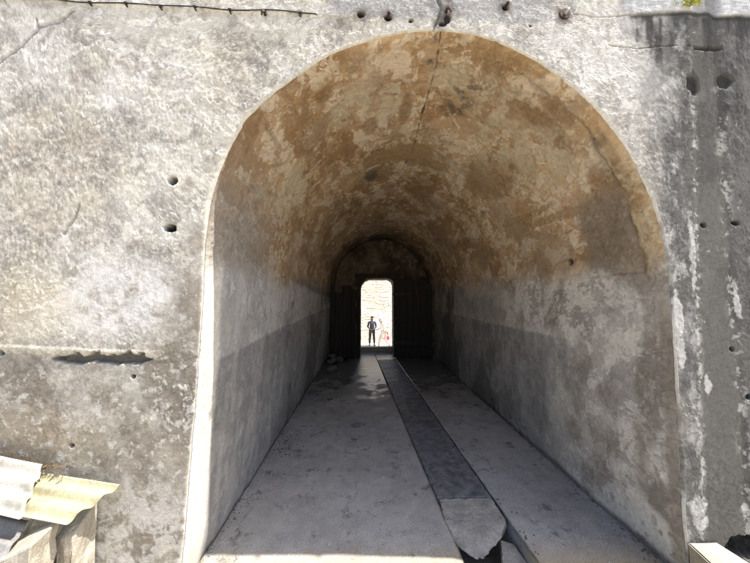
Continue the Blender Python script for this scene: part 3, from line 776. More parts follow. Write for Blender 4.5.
def floor_mat(name):
    m, nt, b = new_mat(name)
    L = nt.links.new
    tc = node(nt, 'ShaderNodeTexCoord')
    def noise(s, d=6., r=.65):
        n = node(nt, 'ShaderNodeTexNoise', Scale=float(s), Detail=d, Roughness=r); L(tc.outputs['Object'], n.inputs['Vector']); return n
    n1, n2, n3, n4 = noise(1.5), noise(9, 7., .7), noise(120, 3.), noise(3.3, 5.)
    cr = node(nt, 'ShaderNodeValToRGB')
    cr.color_ramp.elements[0].position = .36; cr.color_ramp.elements[0].color = (.27, .265, .255, 1)
    cr.color_ramp.elements[1].position = .66; cr.color_ramp.elements[1].color = (.46, .45, .43, 1)
    mixn = node(nt, 'ShaderNodeMath', operation='MULTIPLY_ADD'); mixn.inputs[1].default_value = .45
    L(n2.outputs['Fac'], mixn.inputs[0])
    h = node(nt, 'ShaderNodeMath', operation='MULTIPLY'); h.inputs[1].default_value = .55; L(n1.outputs['Fac'], h.inputs[0]); L(h.outputs[0], mixn.inputs[2])
    L(mixn.outputs[0], cr.inputs['Fac'])
    sp = node(nt, 'ShaderNodeSeparateXYZ'); L(tc.outputs['Object'], sp.inputs[0])
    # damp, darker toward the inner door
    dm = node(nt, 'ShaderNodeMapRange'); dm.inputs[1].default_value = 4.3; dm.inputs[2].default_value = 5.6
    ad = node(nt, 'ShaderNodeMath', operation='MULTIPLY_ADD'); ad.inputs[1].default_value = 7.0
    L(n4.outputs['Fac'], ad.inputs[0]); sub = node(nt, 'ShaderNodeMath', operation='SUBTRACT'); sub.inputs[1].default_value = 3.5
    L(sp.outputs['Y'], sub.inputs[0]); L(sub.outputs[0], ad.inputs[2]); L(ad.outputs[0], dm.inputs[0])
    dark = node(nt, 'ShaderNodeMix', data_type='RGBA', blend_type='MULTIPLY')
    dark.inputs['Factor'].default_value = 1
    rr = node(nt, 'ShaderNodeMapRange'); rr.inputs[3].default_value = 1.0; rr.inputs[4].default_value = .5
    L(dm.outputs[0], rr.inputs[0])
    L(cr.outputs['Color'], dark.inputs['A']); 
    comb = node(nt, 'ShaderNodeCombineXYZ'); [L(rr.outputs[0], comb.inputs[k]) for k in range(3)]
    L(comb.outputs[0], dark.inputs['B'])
    r3 = node(nt, 'ShaderNodeMapRange'); r3.inputs[1].default_value = .3; r3.inputs[2].default_value = .7; r3.inputs[3].default_value = .7; r3.inputs[4].default_value = 1.25
    L(n3.outputs['Fac'], r3.inputs[0])
    # hairline cracks between warped cells, only here and there
    wv = node(nt, 'ShaderNodeVectorMath', operation='MULTIPLY_ADD'); wn = noise(4, 5., .7)
    L(wn.outputs['Color'], wv.inputs[0]); wv.inputs[1].default_value = (.22, .22, .22); L(tc.outputs['Object'], wv.inputs[2])
    vo = node(nt, 'ShaderNodeTexVoronoi', feature='DISTANCE_TO_EDGE', Scale=.95); L(wv.outputs[0], vo.inputs['Vector'])
    ck = node(nt, 'ShaderNodeMapRange'); ck.inputs[1].default_value = .002; ck.inputs[2].default_value = .006; ck.inputs[4].default_value = 1
    cm = node(nt, 'ShaderNodeMapRange'); cm.inputs[1].default_value = .48; cm.inputs[2].default_value = .60; cm.inputs[3].default_value = 1; cm.inputs[4].default_value = .5; L(n1.outputs['Fac'], cm.inputs[0]); L(cm.outputs[0], ck.inputs[3])
    L(vo.outputs['Distance'], ck.inputs[0])
    # dark spots and pale scuffs
    n5, n6 = noise(5.2, 8., .72), noise(22, 6., .7)
    s5 = node(nt, 'ShaderNodeMapRange'); s5.inputs[1].default_value = .36; s5.inputs[2].default_value = .44; s5.inputs[3].default_value = .52; s5.inputs[4].default_value = 1; L(n5.outputs['Fac'], s5.inputs[0])
    s6 = node(nt, 'ShaderNodeMapRange'); s6.inputs[1].default_value = .62; s6.inputs[2].default_value = .68; s6.inputs[3].default_value = 1; s6.inputs[4].default_value = 1.35; L(n6.outputs['Fac'], s6.inputs[0])
    m1 = node(nt, 'ShaderNodeMath', operation='MULTIPLY'); L(ck.outputs[0], m1.inputs[0]); L(s5.outputs[0], m1.inputs[1])
    m2 = node(nt, 'ShaderNodeMath', operation='MULTIPLY'); L(m1.outputs[0], m2.inputs[0]); L(s6.outputs[0], m2.inputs[1])
    m3 = node(nt, 'ShaderNodeMath', operation='MULTIPLY'); L(m2.outputs[0], m3.inputs[0]); L(r3.outputs[0], m3.inputs[1])
    r3 = m3
    # cream of the sunlit strip painted into the floor at the threshold
    cream_fac = node(nt, 'ShaderNodeMapRange'); cream_fac.inputs[1].default_value = 1.99; cream_fac.inputs[2].default_value = 1.80
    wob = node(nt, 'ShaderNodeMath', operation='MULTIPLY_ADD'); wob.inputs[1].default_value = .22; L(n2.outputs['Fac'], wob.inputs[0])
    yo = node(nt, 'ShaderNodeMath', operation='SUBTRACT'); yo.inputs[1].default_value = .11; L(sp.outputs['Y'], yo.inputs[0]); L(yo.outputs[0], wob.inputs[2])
    L(wob.outputs[0], cream_fac.inputs[0])
    sunlit_cream = node(nt, 'ShaderNodeMix', data_type='RGBA'); L(cream_fac.outputs[0], sunlit_cream.inputs['Factor']); L(dark.outputs['Result'], sunlit_cream.inputs['A']); sunlit_cream.inputs['B'].default_value = (.36, .31, .22, 1)
    dark = sunlit_cream
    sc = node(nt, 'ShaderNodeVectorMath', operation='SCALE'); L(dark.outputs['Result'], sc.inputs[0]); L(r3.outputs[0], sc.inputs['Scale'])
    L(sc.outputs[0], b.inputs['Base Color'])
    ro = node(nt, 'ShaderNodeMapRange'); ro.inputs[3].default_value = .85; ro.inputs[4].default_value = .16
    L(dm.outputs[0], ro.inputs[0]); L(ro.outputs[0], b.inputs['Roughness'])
    bp = node(nt, 'ShaderNodeBump', Strength=.6, Distance=.004)
    a2 = node(nt, 'ShaderNodeMath', operation='ADD'); L(n2.outputs['Fac'], a2.inputs[0]); L(n3.outputs['Fac'], a2.inputs[1])
    L(a2.outputs[0], bp.inputs['Height']); L(bp.outputs[0], b.inputs['Normal'])
    return m
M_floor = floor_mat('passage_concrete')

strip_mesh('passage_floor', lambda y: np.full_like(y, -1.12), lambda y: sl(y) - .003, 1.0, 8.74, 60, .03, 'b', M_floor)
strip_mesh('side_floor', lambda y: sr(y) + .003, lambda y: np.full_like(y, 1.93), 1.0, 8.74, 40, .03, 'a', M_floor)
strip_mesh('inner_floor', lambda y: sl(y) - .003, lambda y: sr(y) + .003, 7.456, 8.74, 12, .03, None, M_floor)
# channel bed
bm = bmesh.new()
for y in (-5, 9):
    pass
v = [bm.verts.new(c) for c in ((sl(-5) - .1, -5, -.33), (sr(-5) + .1, -5, -.33), (sr(9) + .1, 9, -.31), (sl(9) - .1, 9, -.31))]
bm.faces.new(v)
tag(bm_obj('drain_channel', bm, M_gutter), kind='structure')
# yard in front of the wall, one sheet reaching far out, open over the drain
def yard():
    bm = bmesh.new()
    def quad(*c): bm.faces.new([bm.verts.new(p) for p in c])
    quad((-120, -160, -.004), (sl(-5), -160, -.004), (sl(-5), -5, -.004), (-120, -5, -.004))
    quad((sr(-5), -160, -.004), (120, -160, -.004), (120, -5, -.004), (sr(-5), -5, -.004))
    quad((sl(-5), -160, -.004), (sr(-5), -160, -.004), (sr(-5), -5, -.004), (sl(-5), -5, -.004))
    quad((-120, -5, -.004), (sl(-5), -5, -.004), (sl(1.0), 1.0, -.004), (-120, 1.0, -.004))
    quad((sr(-5), -5, -.004), (120, -5, -.004), (120, 1.0, -.004), (sr(1.0), 1.0, -.004))
    quad((-120, 1.0, -.004), (-1.12, 1.0, -.004), (-1.12, 1.80, -.004), (-120, 1.80, -.004))
    quad((1.93, 1.0, -.004), (120, 1.0, -.004), (120, 1.80, -.004), (1.93, 1.80, -.004))
    # channel sides outside the passage
    quad((sl(-5), -5, -.004), (sl(1.0), 1.0, -.004), (sl(1.0), 1.0, -.34), (sl(-5), -5, -.34))
    quad((sr(-5), -5, -.004), (sr(1.0), 1.0, -.004), (sr(1.0), 1.0, -.34), (sr(-5), -5, -.34))
    return bm_obj('yard_ground', bm, M_ground)
tag(yard(), kind='structure')

# drain slabs
def slab(outline, mat, z=-.004, th=.10, label='', rough_side=.010, relief=.0035, seed=5, broken=0):
    """outline: dense (n,2) ccw; rounded arris, rough broken sides, gently pitted top"""
    o2 = np.asarray(outline)
    c = o2.mean(0)
    n = len(o2)
    d = np.roll(o2, -1, 0) - np.roll(o2, 1, 0); nrm = np.stack([d[:, 1], -d[:, 0]], -1); nrm /= np.linalg.norm(nrm, axis=1, keepdims=True) + 1e-9
    rings = []
    ts = [.0, .1, .2, .3, .4, .5, .6, .7, .78, .85, .9, .94, .97]
    for t in ts: rings.append(np.c_[c + (o2 - c) * max(t, .02), np.full(n, z)])
    rings.append(np.c_[o2 - nrm * .004, np.full(n, z - .002)])
    for q in (.010, .03, .055, .08, th): rings.append(np.c_[o2, np.full(n, z - q)])
    R = np.stack(rings, 1)
    h = fbm(R, 7, 4, seed) * relief + fbm(R, 28, 3, seed + 3) * relief * .5
    k = len(ts)
    R[:, :k, 2] += h[:, :k]
    sidew = fbm(R, 20, 5, seed + 1, .7) * rough_side
    R[:, k:, :2] += (nrm[:, None] * sidew[:, k:, None])
    if broken:
        # the near end is snapped: crumbling sloped arris, then an undercut
        fr = sstep(2.16, 2.02, o2[:, 1])[:, None]
        lump = fbm(R, 24, 4, seed + 7, .65)
        rimd = np.linspace(0, 1, R.shape[1] - k)[None, :]
        R[:, k:, 0] -= nrm[:, 0:1] * fr * rimd * .10
        R[:, k:, 1] -= nrm[:, 1:2] * fr * rimd * .12
        near = np.array([sstep(.60, .97, np.array(tt)) for tt in ts])[None, :]
        R[:, :k, 2] -= fr * near * (.020 + .016 * lump[:, :k])
        R[:, k:, 2] -= fr * (.020 + .022 * lump[:, k:]) * (1 - rimd)
    R = np.concatenate([R, R[:1]], 0)
    return mesh_obj('drain_slab', R.reshape(-1, 3), grid_faces(n + 1, R.shape[1], True), mat)

def dense(P, step=.012):
    P = np.asarray(P, float); out = []
    for a, b in zip(P, np.roll(P, -1, 0)):
        k = max(2, int(np.linalg.norm(b - a) / step))
        out.append(a + (b - a) * np.linspace(0, 1, k, endpoint=False)[:, None])
    return np.vstack(out)
joints = [2.405, 3.62, 4.73, 5.55, 6.55, 7.45]
slab_labels = ['blackened stone drain slab just behind the pale broken slab',
               'second dark drain slab counted inward from the pale broken slab, midway along the passage',
               'third dark drain slab counted inward from the pale broken slab',
               'fourth dark drain slab from the pale broken slab, on shadowed floor',
               'dark drain slab nearest the far doorway, farthest of the row']
for i, (a, b) in enumerate(zip(joints[:-1], joints[1:])):
    g = .002
    P = [(sl(a) + g, a + .006), (sr(a) + .001, a + .006 + .015 * (i % 2)), (sr(b) + .001, b - .006), (sl(b) + g, b - .006)]
    o = slab(dense(P, .02), M_slab if i % 2 == 0 else M_slab2, z=-.004 - .003 * (i % 2), label='', relief=.010, rough_side=.005, seed=60 + i)
    tag(o, slab_labels[i], 'drain slab', 'stone slabs covering the drain')
rp = [(.592, 2.388), (.588, 2.26), (.585, 2.171), (.590, 2.08), (.606, 1.998), (.635, 1.935), (.668, 1.897), (.714, 1.879), (.76, 1.888), (.80, 1.905), (.83, 1.938),
      (.868, 1.955), (.90, 1.99), (.945, 2.02), (.975, 2.075), (1.015, 2.12), (1.036, 2.17), (1.030, 2.28), (1.024, 2.388)]
o = slab(dense(rp), M_slabpale, z=.004, th=.10, rough_side=.022, relief=.008, seed=80, broken=1)
tag(o, 'pale grey drain slab with a rounded broken end overhanging the open gutter', 'drain slab', 'stone slabs covering the drain')
# fallen piece down in the gutter
rp = [(.86, 1.60), (1.05, 1.58), (1.06, 1.85), (1.035, 2.06), (.96, 2.09), (.90, 1.95), (.85, 1.80)]
o = slab(dense(rp), M_slabpale, z=-.085, th=.12, rough_side=.016, relief=.006, seed=90)
o.name = 'fallen_stone'
tag(o, 'grey stone fragment lying low inside the open gutter beside the broken slab', 'stone')

# ------------------------------------------------------------------ kerb block at the right foot
bm = bmesh.new()
P = [(1.848, 1.652), (2.018, 1.652), (2.10, 1.05), (2.14, .75), (1.66, .75), (1.735, 1.05)]
lo = [bm.verts.new((x, y, -.02)) for x, y in P]; hi = [bm.verts.new((x, y, .237)) for x, y in P]
bm.faces.new(hi); bm.faces.new(lo[::-1])
for k in range(6): bm.faces.new((lo[k], lo[(k + 1) % 6], hi[(k + 1) % 6], hi[k]))
bmesh.ops.recalc_face_normals(bm, faces=bm.faces)
bmesh.ops.bevel(bm, geom=bm.edges[:], offset=.007, segments=2, affect='EDGES')
bmesh.ops.triangulate(bm, faces=[f for f in bm.faces if len(f.verts) > 4])
o = roughen(bm_obj('kerb_block', bm, M_kerb), .004, 9, 3)
tag(o, 'cream concrete kerb block running forward from the right jamb', 'kerb')

# ------------------------------------------------------------------ corrugated sheets and stones at the left foot
def corrugated(name, c00, c10, c01, c11, waves, amp, th, mat, phase=0., ragged=.006, seed=1):
    """c00 back-left, c10 back-right, c01 front-left, c11 front-right; ridges run left-right"""
    c00, c10, c01, c11 = map(np.array, (c00, c10, c01, c11))
    nu, nv = 40, int(waves * 16)
    u = np.linspace(0, 1, nu)[:, None, None]; v = np.linspace(0, 1, nv)[None, :, None]
    P = (c00 * (1 - u) + c10 * u) * (1 - v) + (c01 * (1 - u) + c11 * u) * v
    nrm = np.cross(c10 - c00, c01 - c00); nrm /= np.linalg.norm(nrm); nrm *= np.sign(nrm[2])
    w = np.sin(v[..., 0] * waves * 2 * math.pi + phase) * amp
    P = P + nrm * (w[..., None] * np.ones_like(u))
    e = fbm(P, 18, 3, seed) * ragged
    P[-1, :, 0] += e[-1]; P[:, :, 2] += .004 * fbm(P, 3, 2, seed + 1)
    B = P - nrm * th
    n, m = nu, nv
    V = np.concatenate([P.reshape(-1, 3), B.reshape(-1, 3)])
    f = list(map(tuple, grid_faces(n, m))) + [tuple(q[::-1] + n * m) for q in grid_faces(n, m)]
    N0 = n * m
    for j in range(m - 1):
        for i0 in (0, n - 1):
            a, b = i0 * m + j, i0 * m + j + 1
            f.append((a, b, b + N0, a + N0))
    for i in range(n - 1):
        for j0 in (0, m - 1):
            a, b = i * m + j0, (i + 1) * m + j0
            f.append((a, b, b + N0, a + N0))
    o = mesh_obj(name, V, f, mat)
    bm = bmesh.new(); bm.from_mesh(o.data); bmesh.ops.recalc_face_normals(bm, faces=bm.faces); bm.to_mesh(o.data); bm.free()
    return o
g = 'corrugated roofing sheets'
tag(corrugated('corrugated_sheet', (-2.75, 1.605, .985), (-1.695, 1.60, .757), (-2.62, 1.42, .87), (-1.60, 1.425, .608), 3, .015, .004, M_white, .8, seed=4),
    'sun-bleached white corrugated sheet lying over the yellow one', 'roofing sheet', g)
tag(corrugated('corrugated_sheet', (-2.3, 1.615, .815), (-1.313, 1.62, .637), (-2.25, 1.455, .745), (-1.425, 1.455, .570), 2.5, .014, .004, M_yellow, 2.6, seed=9),
    'pale yellow corrugated sheet sticking out from under the white one', 'roofing sheet', g)
tag(corrugated('corrugated_sheet', (-2.5, 1.50, .76), (-1.645, 1.50, .555), (-2.5, 1.30, .66), (-1.60, 1.37, .475), 2, .010, .004, M_greysheet, 0, seed=14),
    'grey corrugated sheet lowest in the pile, shaded beneath the white one', 'roofing sheet', g)

def stone(name, mat, pts_lo, pts_hi, amp=.012, sub=4, seed=1):
    bm = bmesh.new()
    lo = [bm.verts.new(p) for p in pts_lo]; hi = [bm.verts.new(p) for p in pts_hi]
    k = len(lo)
    bm.faces.new(hi); bm.faces.new(lo[::-1])
    for i in range(k): bm.faces.new((lo[i], lo[(i + 1) % k], hi[(i + 1) % k], hi[i]))
    bmesh.ops.recalc_face_normals(bm, faces=bm.faces)
    bmesh.ops.bevel(bm, geom=bm.edges[:], offset=.006, segments=1, affect='EDGES')
    o = bm_obj(name, bm, mat)
    return roughen(o, amp, 11, sub, seed)
M_block = stone_mat('pale_block', (.36, .32, .25), (.52, .48, .40), scale=9, bump=.008)
o = stone('stone_block', M_block, [(-1.86, 1.36, -.02), (-1.50, 1.36, -.02), (-1.52, 1.50, -.02), (-1.88, 1.50, -.02)],
          [(-1.90, 1.36, .36), (-1.475, 1.36, .548), (-1.50, 1.50, .555), (-1.92, 1.50, .37)], .020, 7, 31)
tag(o, 'pale broken masonry block with a slanting top under the corrugated sheets', 'stone block')
o = stone('stone_pier', M_rubble, [(-1.535, 1.52, -.02), (-1.44, 1.52, -.02), (-1.44, 1.645, -.02), (-1.535, 1.645, -.02)],
          [(-1.535, 1.52, .45), (-1.445, 1.52, .46), (-1.445, 1.645, .56), (-1.535, 1.645, .56)], .018, 8, 37)
tag(o, 'narrow rough stone pier against the wall below the yellow sheet', 'pier')
o.data.materials[0] = M_block

def leaves(name, n, centre, spread, size, mat, up=.3, seed=1):
    r = random.Random(seed)
    bm = bmesh.new()
    for k in range(n):
        c = Vector(centre) + Vector((r.gauss(0, spread[0]), r.gauss(0, spread[1]), abs(r.gauss(0, spread[2]))))
        R = Matrix.Rotation(r.uniform(0, 6.28), 3, 'Z') @ Matrix.Rotation(r.uniform(-1, 1) * (1.2 if up > .3 else .5), 3, 'X') @ Matrix.Rotation(r.uniform(-.6, .6), 3, 'Y')
        s = size * r.uniform(.6, 1.3)
        pts = [(-1, 0, 0), (-.4, .32, .12), (.3, .3, .12), (1, 0, -.05), (.3, -.3, .1), (-.4, -.32, .1)]
        vs = [bm.verts.new(c + R @ (Vector(p) * s)) for p in pts]
        bm.faces.new((vs[0], vs[1], vs[2], vs[3])); bm.faces.new((vs[0], vs[3], vs[4], vs[5]))
    return bm_obj(name, bm, mat)
tag(leaves('dry_leaves', 22, (-1.665, 1.612, .728), (.05, .010, .022), .014, M_leafdry, .5, 3), 'dry brown leaves caught between the sheets and the wall', 'leaves', kind='stuff')
tag(leaves('weed_tuft', 70, (2.03, 1.62, 3.47), (.035, .015, .03), .017, M_leafyel, .6, 5), 'small yellow-green weed sprouting from the top right of the wall', 'plant')
tag(leaves('plant_litter', 110, (-.86, 3.36, .002), (.07, .16, .006), .011, M_litter, .2, 6), 'dark scraps of plant litter by the left passage wall', 'litter', kind='stuff')

# small pale chips scattered over the floor
bm = bmesh.new(); r = random.Random(12)
for k in range(520):
    if r.random() < .45:
        side = r.random() < .6
        y = 1.75 + r.random() ** 1.5 * 3; x = (-1.0 + abs(r.gauss(0, .09))) if side else (1.82 - abs(r.gauss(0, .06)))
    else:
        y = 1.7 + r.random() ** 1.3 * 4; x = r.uniform(-.95, 1.8)
        if sl(y) - .02 < x < sr(y) + .03 : continue
    s = r.uniform(.0015, .0042) * (2.0 if r.random() < .05 else 1)
    M = Matrix.Translation((x, y, s * .4 + .001)) @ Matrix.Rotation(r.uniform(0, 6), 4, 'Z') @ Matrix.Diagonal((s * r.uniform(.7, 1.6), s, s * .6, 1))
    bmesh.ops.create_icosphere(bm, subdivisions=1, radius=1, matrix=M)
tag(bm_obj('floor_chips', bm, M_chip), 'tiny pale plaster chips scattered over the passage floor', 'debris', kind='stuff')

bm = bmesh.new(); r = random.Random(21)
for k in range(620):
    y = 1.7 + r.random() ** 1.4 * 5.5
    q = r.random()
    x = (-1.028 + abs(r.gauss(0, .035))) if q < .45 else ((1.84 - abs(r.gauss(0, .03))) if q < .85 else (float(sr(y)) + .02 + abs(r.gauss(0, .03))))
    s = r.uniform(.002, .007) * (1.9 if r.random() < .06 else 1)
    M = Matrix.Translation((x, y, s * .3)) @ Matrix.Rotation(r.uniform(0, 6), 4, 'Z') @ Matrix.Diagonal((s * r.uniform(.7, 1.8), s, s * .7, 1))
    bmesh.ops.create_icosphere(bm, subdivisions=1, radius=1, matrix=M)
tag(bm_obj('wall_foot_grit', bm, M_rubble), 'grit and crumbs gathered along the feet of the passage walls', 'debris', kind='stuff')

# rubble stones beside the left wall near the inner door
for k, (x, y, z, rx, ry, rz, lab) in enumerate([(-.76, 6.42, .055, .12, .11, .07, 'rounded pale rubble stone nearest the camera by the dark left wall'),
        (-.83, 7.05, .07, .10, .10, .075, 'middle one of three rubble stones on the floor by the left wall'),
        (-.66, 7.25, .06, .13, .08, .065, 'long flat rubble stone against the broken door leaf'),
        (-.80, 7.08, .185, .09, .08, .055, 'small rubble stone perched on top of another by the left wall')]):
    bm = bmesh.new(); bmesh.ops.create_icosphere(bm, subdivisions=2, radius=1, matrix=Matrix.Diagonal((rx, ry, rz, 1)))
    o = bm_obj('rubble_stone', bm, M_rubble); roughen(o, .05, 9, 1, 40 + k)
    o.location = (x, y, z); o.rotation_euler = (0, 0, k * 1.1)
    tag(o, lab, 'stone', 'rubble stones on the passage floor')

# ------------------------------------------------------------------ cable with clips, bolts, spikes
cab = empty('wall_cable', (-1.3, YF, 3.38))
tag(cab, 'thin black cable clipped along the top left of the wall', 'cable')
def cz(x): return np.interp(x, [-2.9, -2.156, -1.728, -1.3, -.9, -.343], [3.425, 3.392, 3.380, 3.372, 3.362, 3.352]) - .004 * math.sin(x * 14)
bm = bmesh.new(); tube(bm, [(x, YF - .016 - .003 * math.sin(x * 9), cz(x) + .003) for x in np.linspace(-2.9, -.305, 90)] + [(-.298, YF - .008, cz(-.3)), (-.293, YF + .03, cz(-.3) - .002)], .0031, 6)
reparent(bm_obj('cable_run', bm, M_cable, smooth=True), cab)
for x in (-1.625, -1.42, -1.22, -1.02, -.815, -.61, -.40):
    bm = bmesh.new(); zz = cz(x)
    tube(bm, [(x, YF + .02, zz - .010), (x, YF - .022, zz - .010)], .0045, 6)
    tube(bm, [(x - .009, YF - .017, zz + .001), (x + .008, YF - .017, zz + .001)], .0068, 8)
    reparent(bm_obj('clip', bm, M_cable), cab)
b = empty('iron_bolt', (1.237, YF, 3.408)); tag(b, 'bright-tipped iron bolt in a rust-stained recess above the arch, right of the crown', 'bolt', 'old iron fixings above the arch')
bm = bmesh.new(); tube(bm, [(1.237, YF + .02, 3.408), (1.237, YF - .012, 3.408)], .032, 14); reparent(bm_obj('plate', bm, M_iron), b)
bm = bmesh.new(); tube(bm, [(1.237, YF - .0125, 3.408), (1.237, YF - .045, 3.408)], .009, 10); reparent(bm_obj('shank', bm, M_steel), b)
for k, (x, z, dx, dz, lab) in enumerate([(.49, 3.40, .01, -.03, 'bent rusty spike directly over the crown of the arch'), (.863, 3.445, 0, -.02, 'short rusty spike right of the crown near the top edge'),
                                     (.132, 3.355, .005, -.015, 'rusty stub a hand left of the crown spike'), (-.61, 3.345, -.004, -.03, 'thin rusty hook under the right end of the black cable')]):
    bm = bmesh.new(); tube(bm, [(x, YF + .02, z), (x, YF - .03, z - .002), (x + dx, YF - .045, z + dz * .6), (x + dx * 2, YF - .042, z + dz * 1.3)], [.009, .008, .007, .004], 7)
    tag(bm_obj('iron_spike', bm, M_iron, smooth=True), lab, 'spike', 'old iron fixings above the arch')

# ------------------------------------------------------------------ courtyard beyond the doorway
CZ = -1.30
bm = bmesh.new()
bm.faces.new([bm.verts.new(c) for c in ((-40, 8.6, CZ), (40, 8.6, CZ), (40, 60, CZ), (-40, 60, CZ))])
tag(bm_obj('courtyard_ground', bm, M_ground), kind='structure')
st = empty('stone_steps', (.3, 8.74, CZ)); tag(st, 'stone steps going down from the far doorway into the bright courtyard', 'steps')
for k in range(7):
    bm = bmesh.new(); add_box(bm, -.5, 1.1, 8.76 + .3 * k, 9.055 + .3 * k, CZ - .02, -.03 - .18 * k, bevel=.01)
    reparent(bm_obj('step', bm, M_kerb), st)

def ruin_wall():
    # rubble-stone wall leaned back to catch more sun: coursed stones as relief
    W0, W1, H = -6.0, 8.0, 6.2
    nx, nz = 620, 300
    X = np.linspace(W0, W1, nx)[:, None] * np.ones((1, nz)); Z = np.linspace(0, H, nz)[None, :] * np.ones((nx, 1))
    p = np.stack([X, np.zeros_like(X), Z], -1)
    wv = fbm(p, 1.6, 4, 401) * .13
    wv = wv + .05 * fbm(p, 5, 3, 411)
    row = np.floor((Z + wv) / .19); fz = (Z + wv) / .19 - row
    off = _hash(row.astype(np.int64), np.zeros_like(row, dtype=np.int64), np.zeros_like(row, dtype=np.int64), 7) * .4
    ln = .30 + .16 * _hash(row.astype(np.int64), np.ones_like(row, dtype=np.int64), np.zeros_like(row, dtype=np.int64), 9)
    xx = (X + off + .04 * fbm(p, 3, 2, 402)) / ln
    cell = np.floor(xx); fx = xx - cell
    joint = np.minimum(np.minimum(fx, 1 - fx) * ln / .19, np.minimum(fz, 1 - fz))
    js = sstep(.03, .16, joint + .03 * fbm(p, 9, 3, 403))
    tone = _hash(cell.astype(np.int64) + 500, row.astype(np.int64), np.zeros_like(row, dtype=np.int64), 21)
    h = js * (.006 + .022 * tone) + .02 * fbm(p, 6, 4, 404)
    ledge = sstep(.05, .0, np.abs(Z - 2.95)) * .008
    pil = sstep(.12, .10, np.abs(X - .66)) * .012 * (Z < 2.95)
    h = h + ledge + pil
    Y = 18.6 + Z * .30 - h
    c = mix([.58, .49, .36], [.70, .62, .49], tone)
    c = mix([.60, .525, .41], c, js)
    c = mix(c, [.76, .70, .60], .8 * sstep(0, .4, fbm(p, .9, 3, 405)))
    V = np.stack([X, Y, Z + CZ - .05], -1)
    o = mesh_obj('courtyard_wall', V.reshape(-1, 3), grid_faces(nx, nz, True), M_vault, None, True, c.reshape(-1, 3))
    # thickness behind
    return o
cw = ruin_wall()
tag(cw, 'sunlit tan rubble stone wall seen through the far doorway', 'wall')
bm = bmesh.new(); add_box(bm, -6, 8, 20.5, 21.2, CZ - .05, CZ + 6.1)
o = bm_obj('wall_core', bm, M_ruin); o.parent = cw

# ------------------------------------------------------------------ people
def skinned(name, verts, edges, radii, mat, parent, root=0, sub=2):
    me = bpy.data.meshes.new(name)
    me.from_pydata([Vector(v) for v in verts], edges, [])
    o = bpy.data.objects.new(name, me)
    me.materials.append(mat)
    link(o, parent)
    sk = o.modifiers.new('skin', 'SKIN'); sk.use_smooth_shade = True
    sv = me.skin_vertices[0].data
    for i, r in enumerate(radii):
        sv[i].radius = (r, r) if not isinstance(r, tuple) else r
        sv[i].use_root = (i == root)
    s = o.modifiers.new('sub', 'SUBSURF'); s.levels = sub; s.render_levels = sub
    return o

class Chain:
    def __init__(s): s.v, s.e, s.r = [], [], []
    def add(s, p, r, frm=None):
        s.v.append(tuple(p)); s.r.append(r)
        if frm is not None: s.e.append((frm, len(s.v) - 1))
        return len(s.v) - 1

def hand(ch, wrist, wi, dirv, side, thumbv):
    """palm, four bent fingers of unequal length and a thumb off the side of the palm"""
    d = Vector(dirv).normalized(); t = (Vector(thumbv) - d * Vector(thumbv).dot(d)).normalized(); nrm = d.cross(t)
    w = Vector(wrist)
    palm = ch.add(w + d * .045, (.030, .018), wi)
    for k, (off, ln) in enumerate([(.030, .070), (.010, .080), (-.010, .074), (-.029, .058)]):
        kn = ch.add(w + d * .088 + t * off, .0095, palm)
        mid = ch.add(w + d * (.088 + ln * .5) + t * off * 1.05 + nrm * .008 * side, .0085, kn)
        ch.add(w + d * (.088 + ln * .92) + t * off * 1.05 + nrm * .026 * side, .0075, mid)
    a = ch.add(w + d * .045 + t * .042, .011, palm)
    ch.add(w + d * .085 + t * .056 + nrm * .01 * side, .009, a)

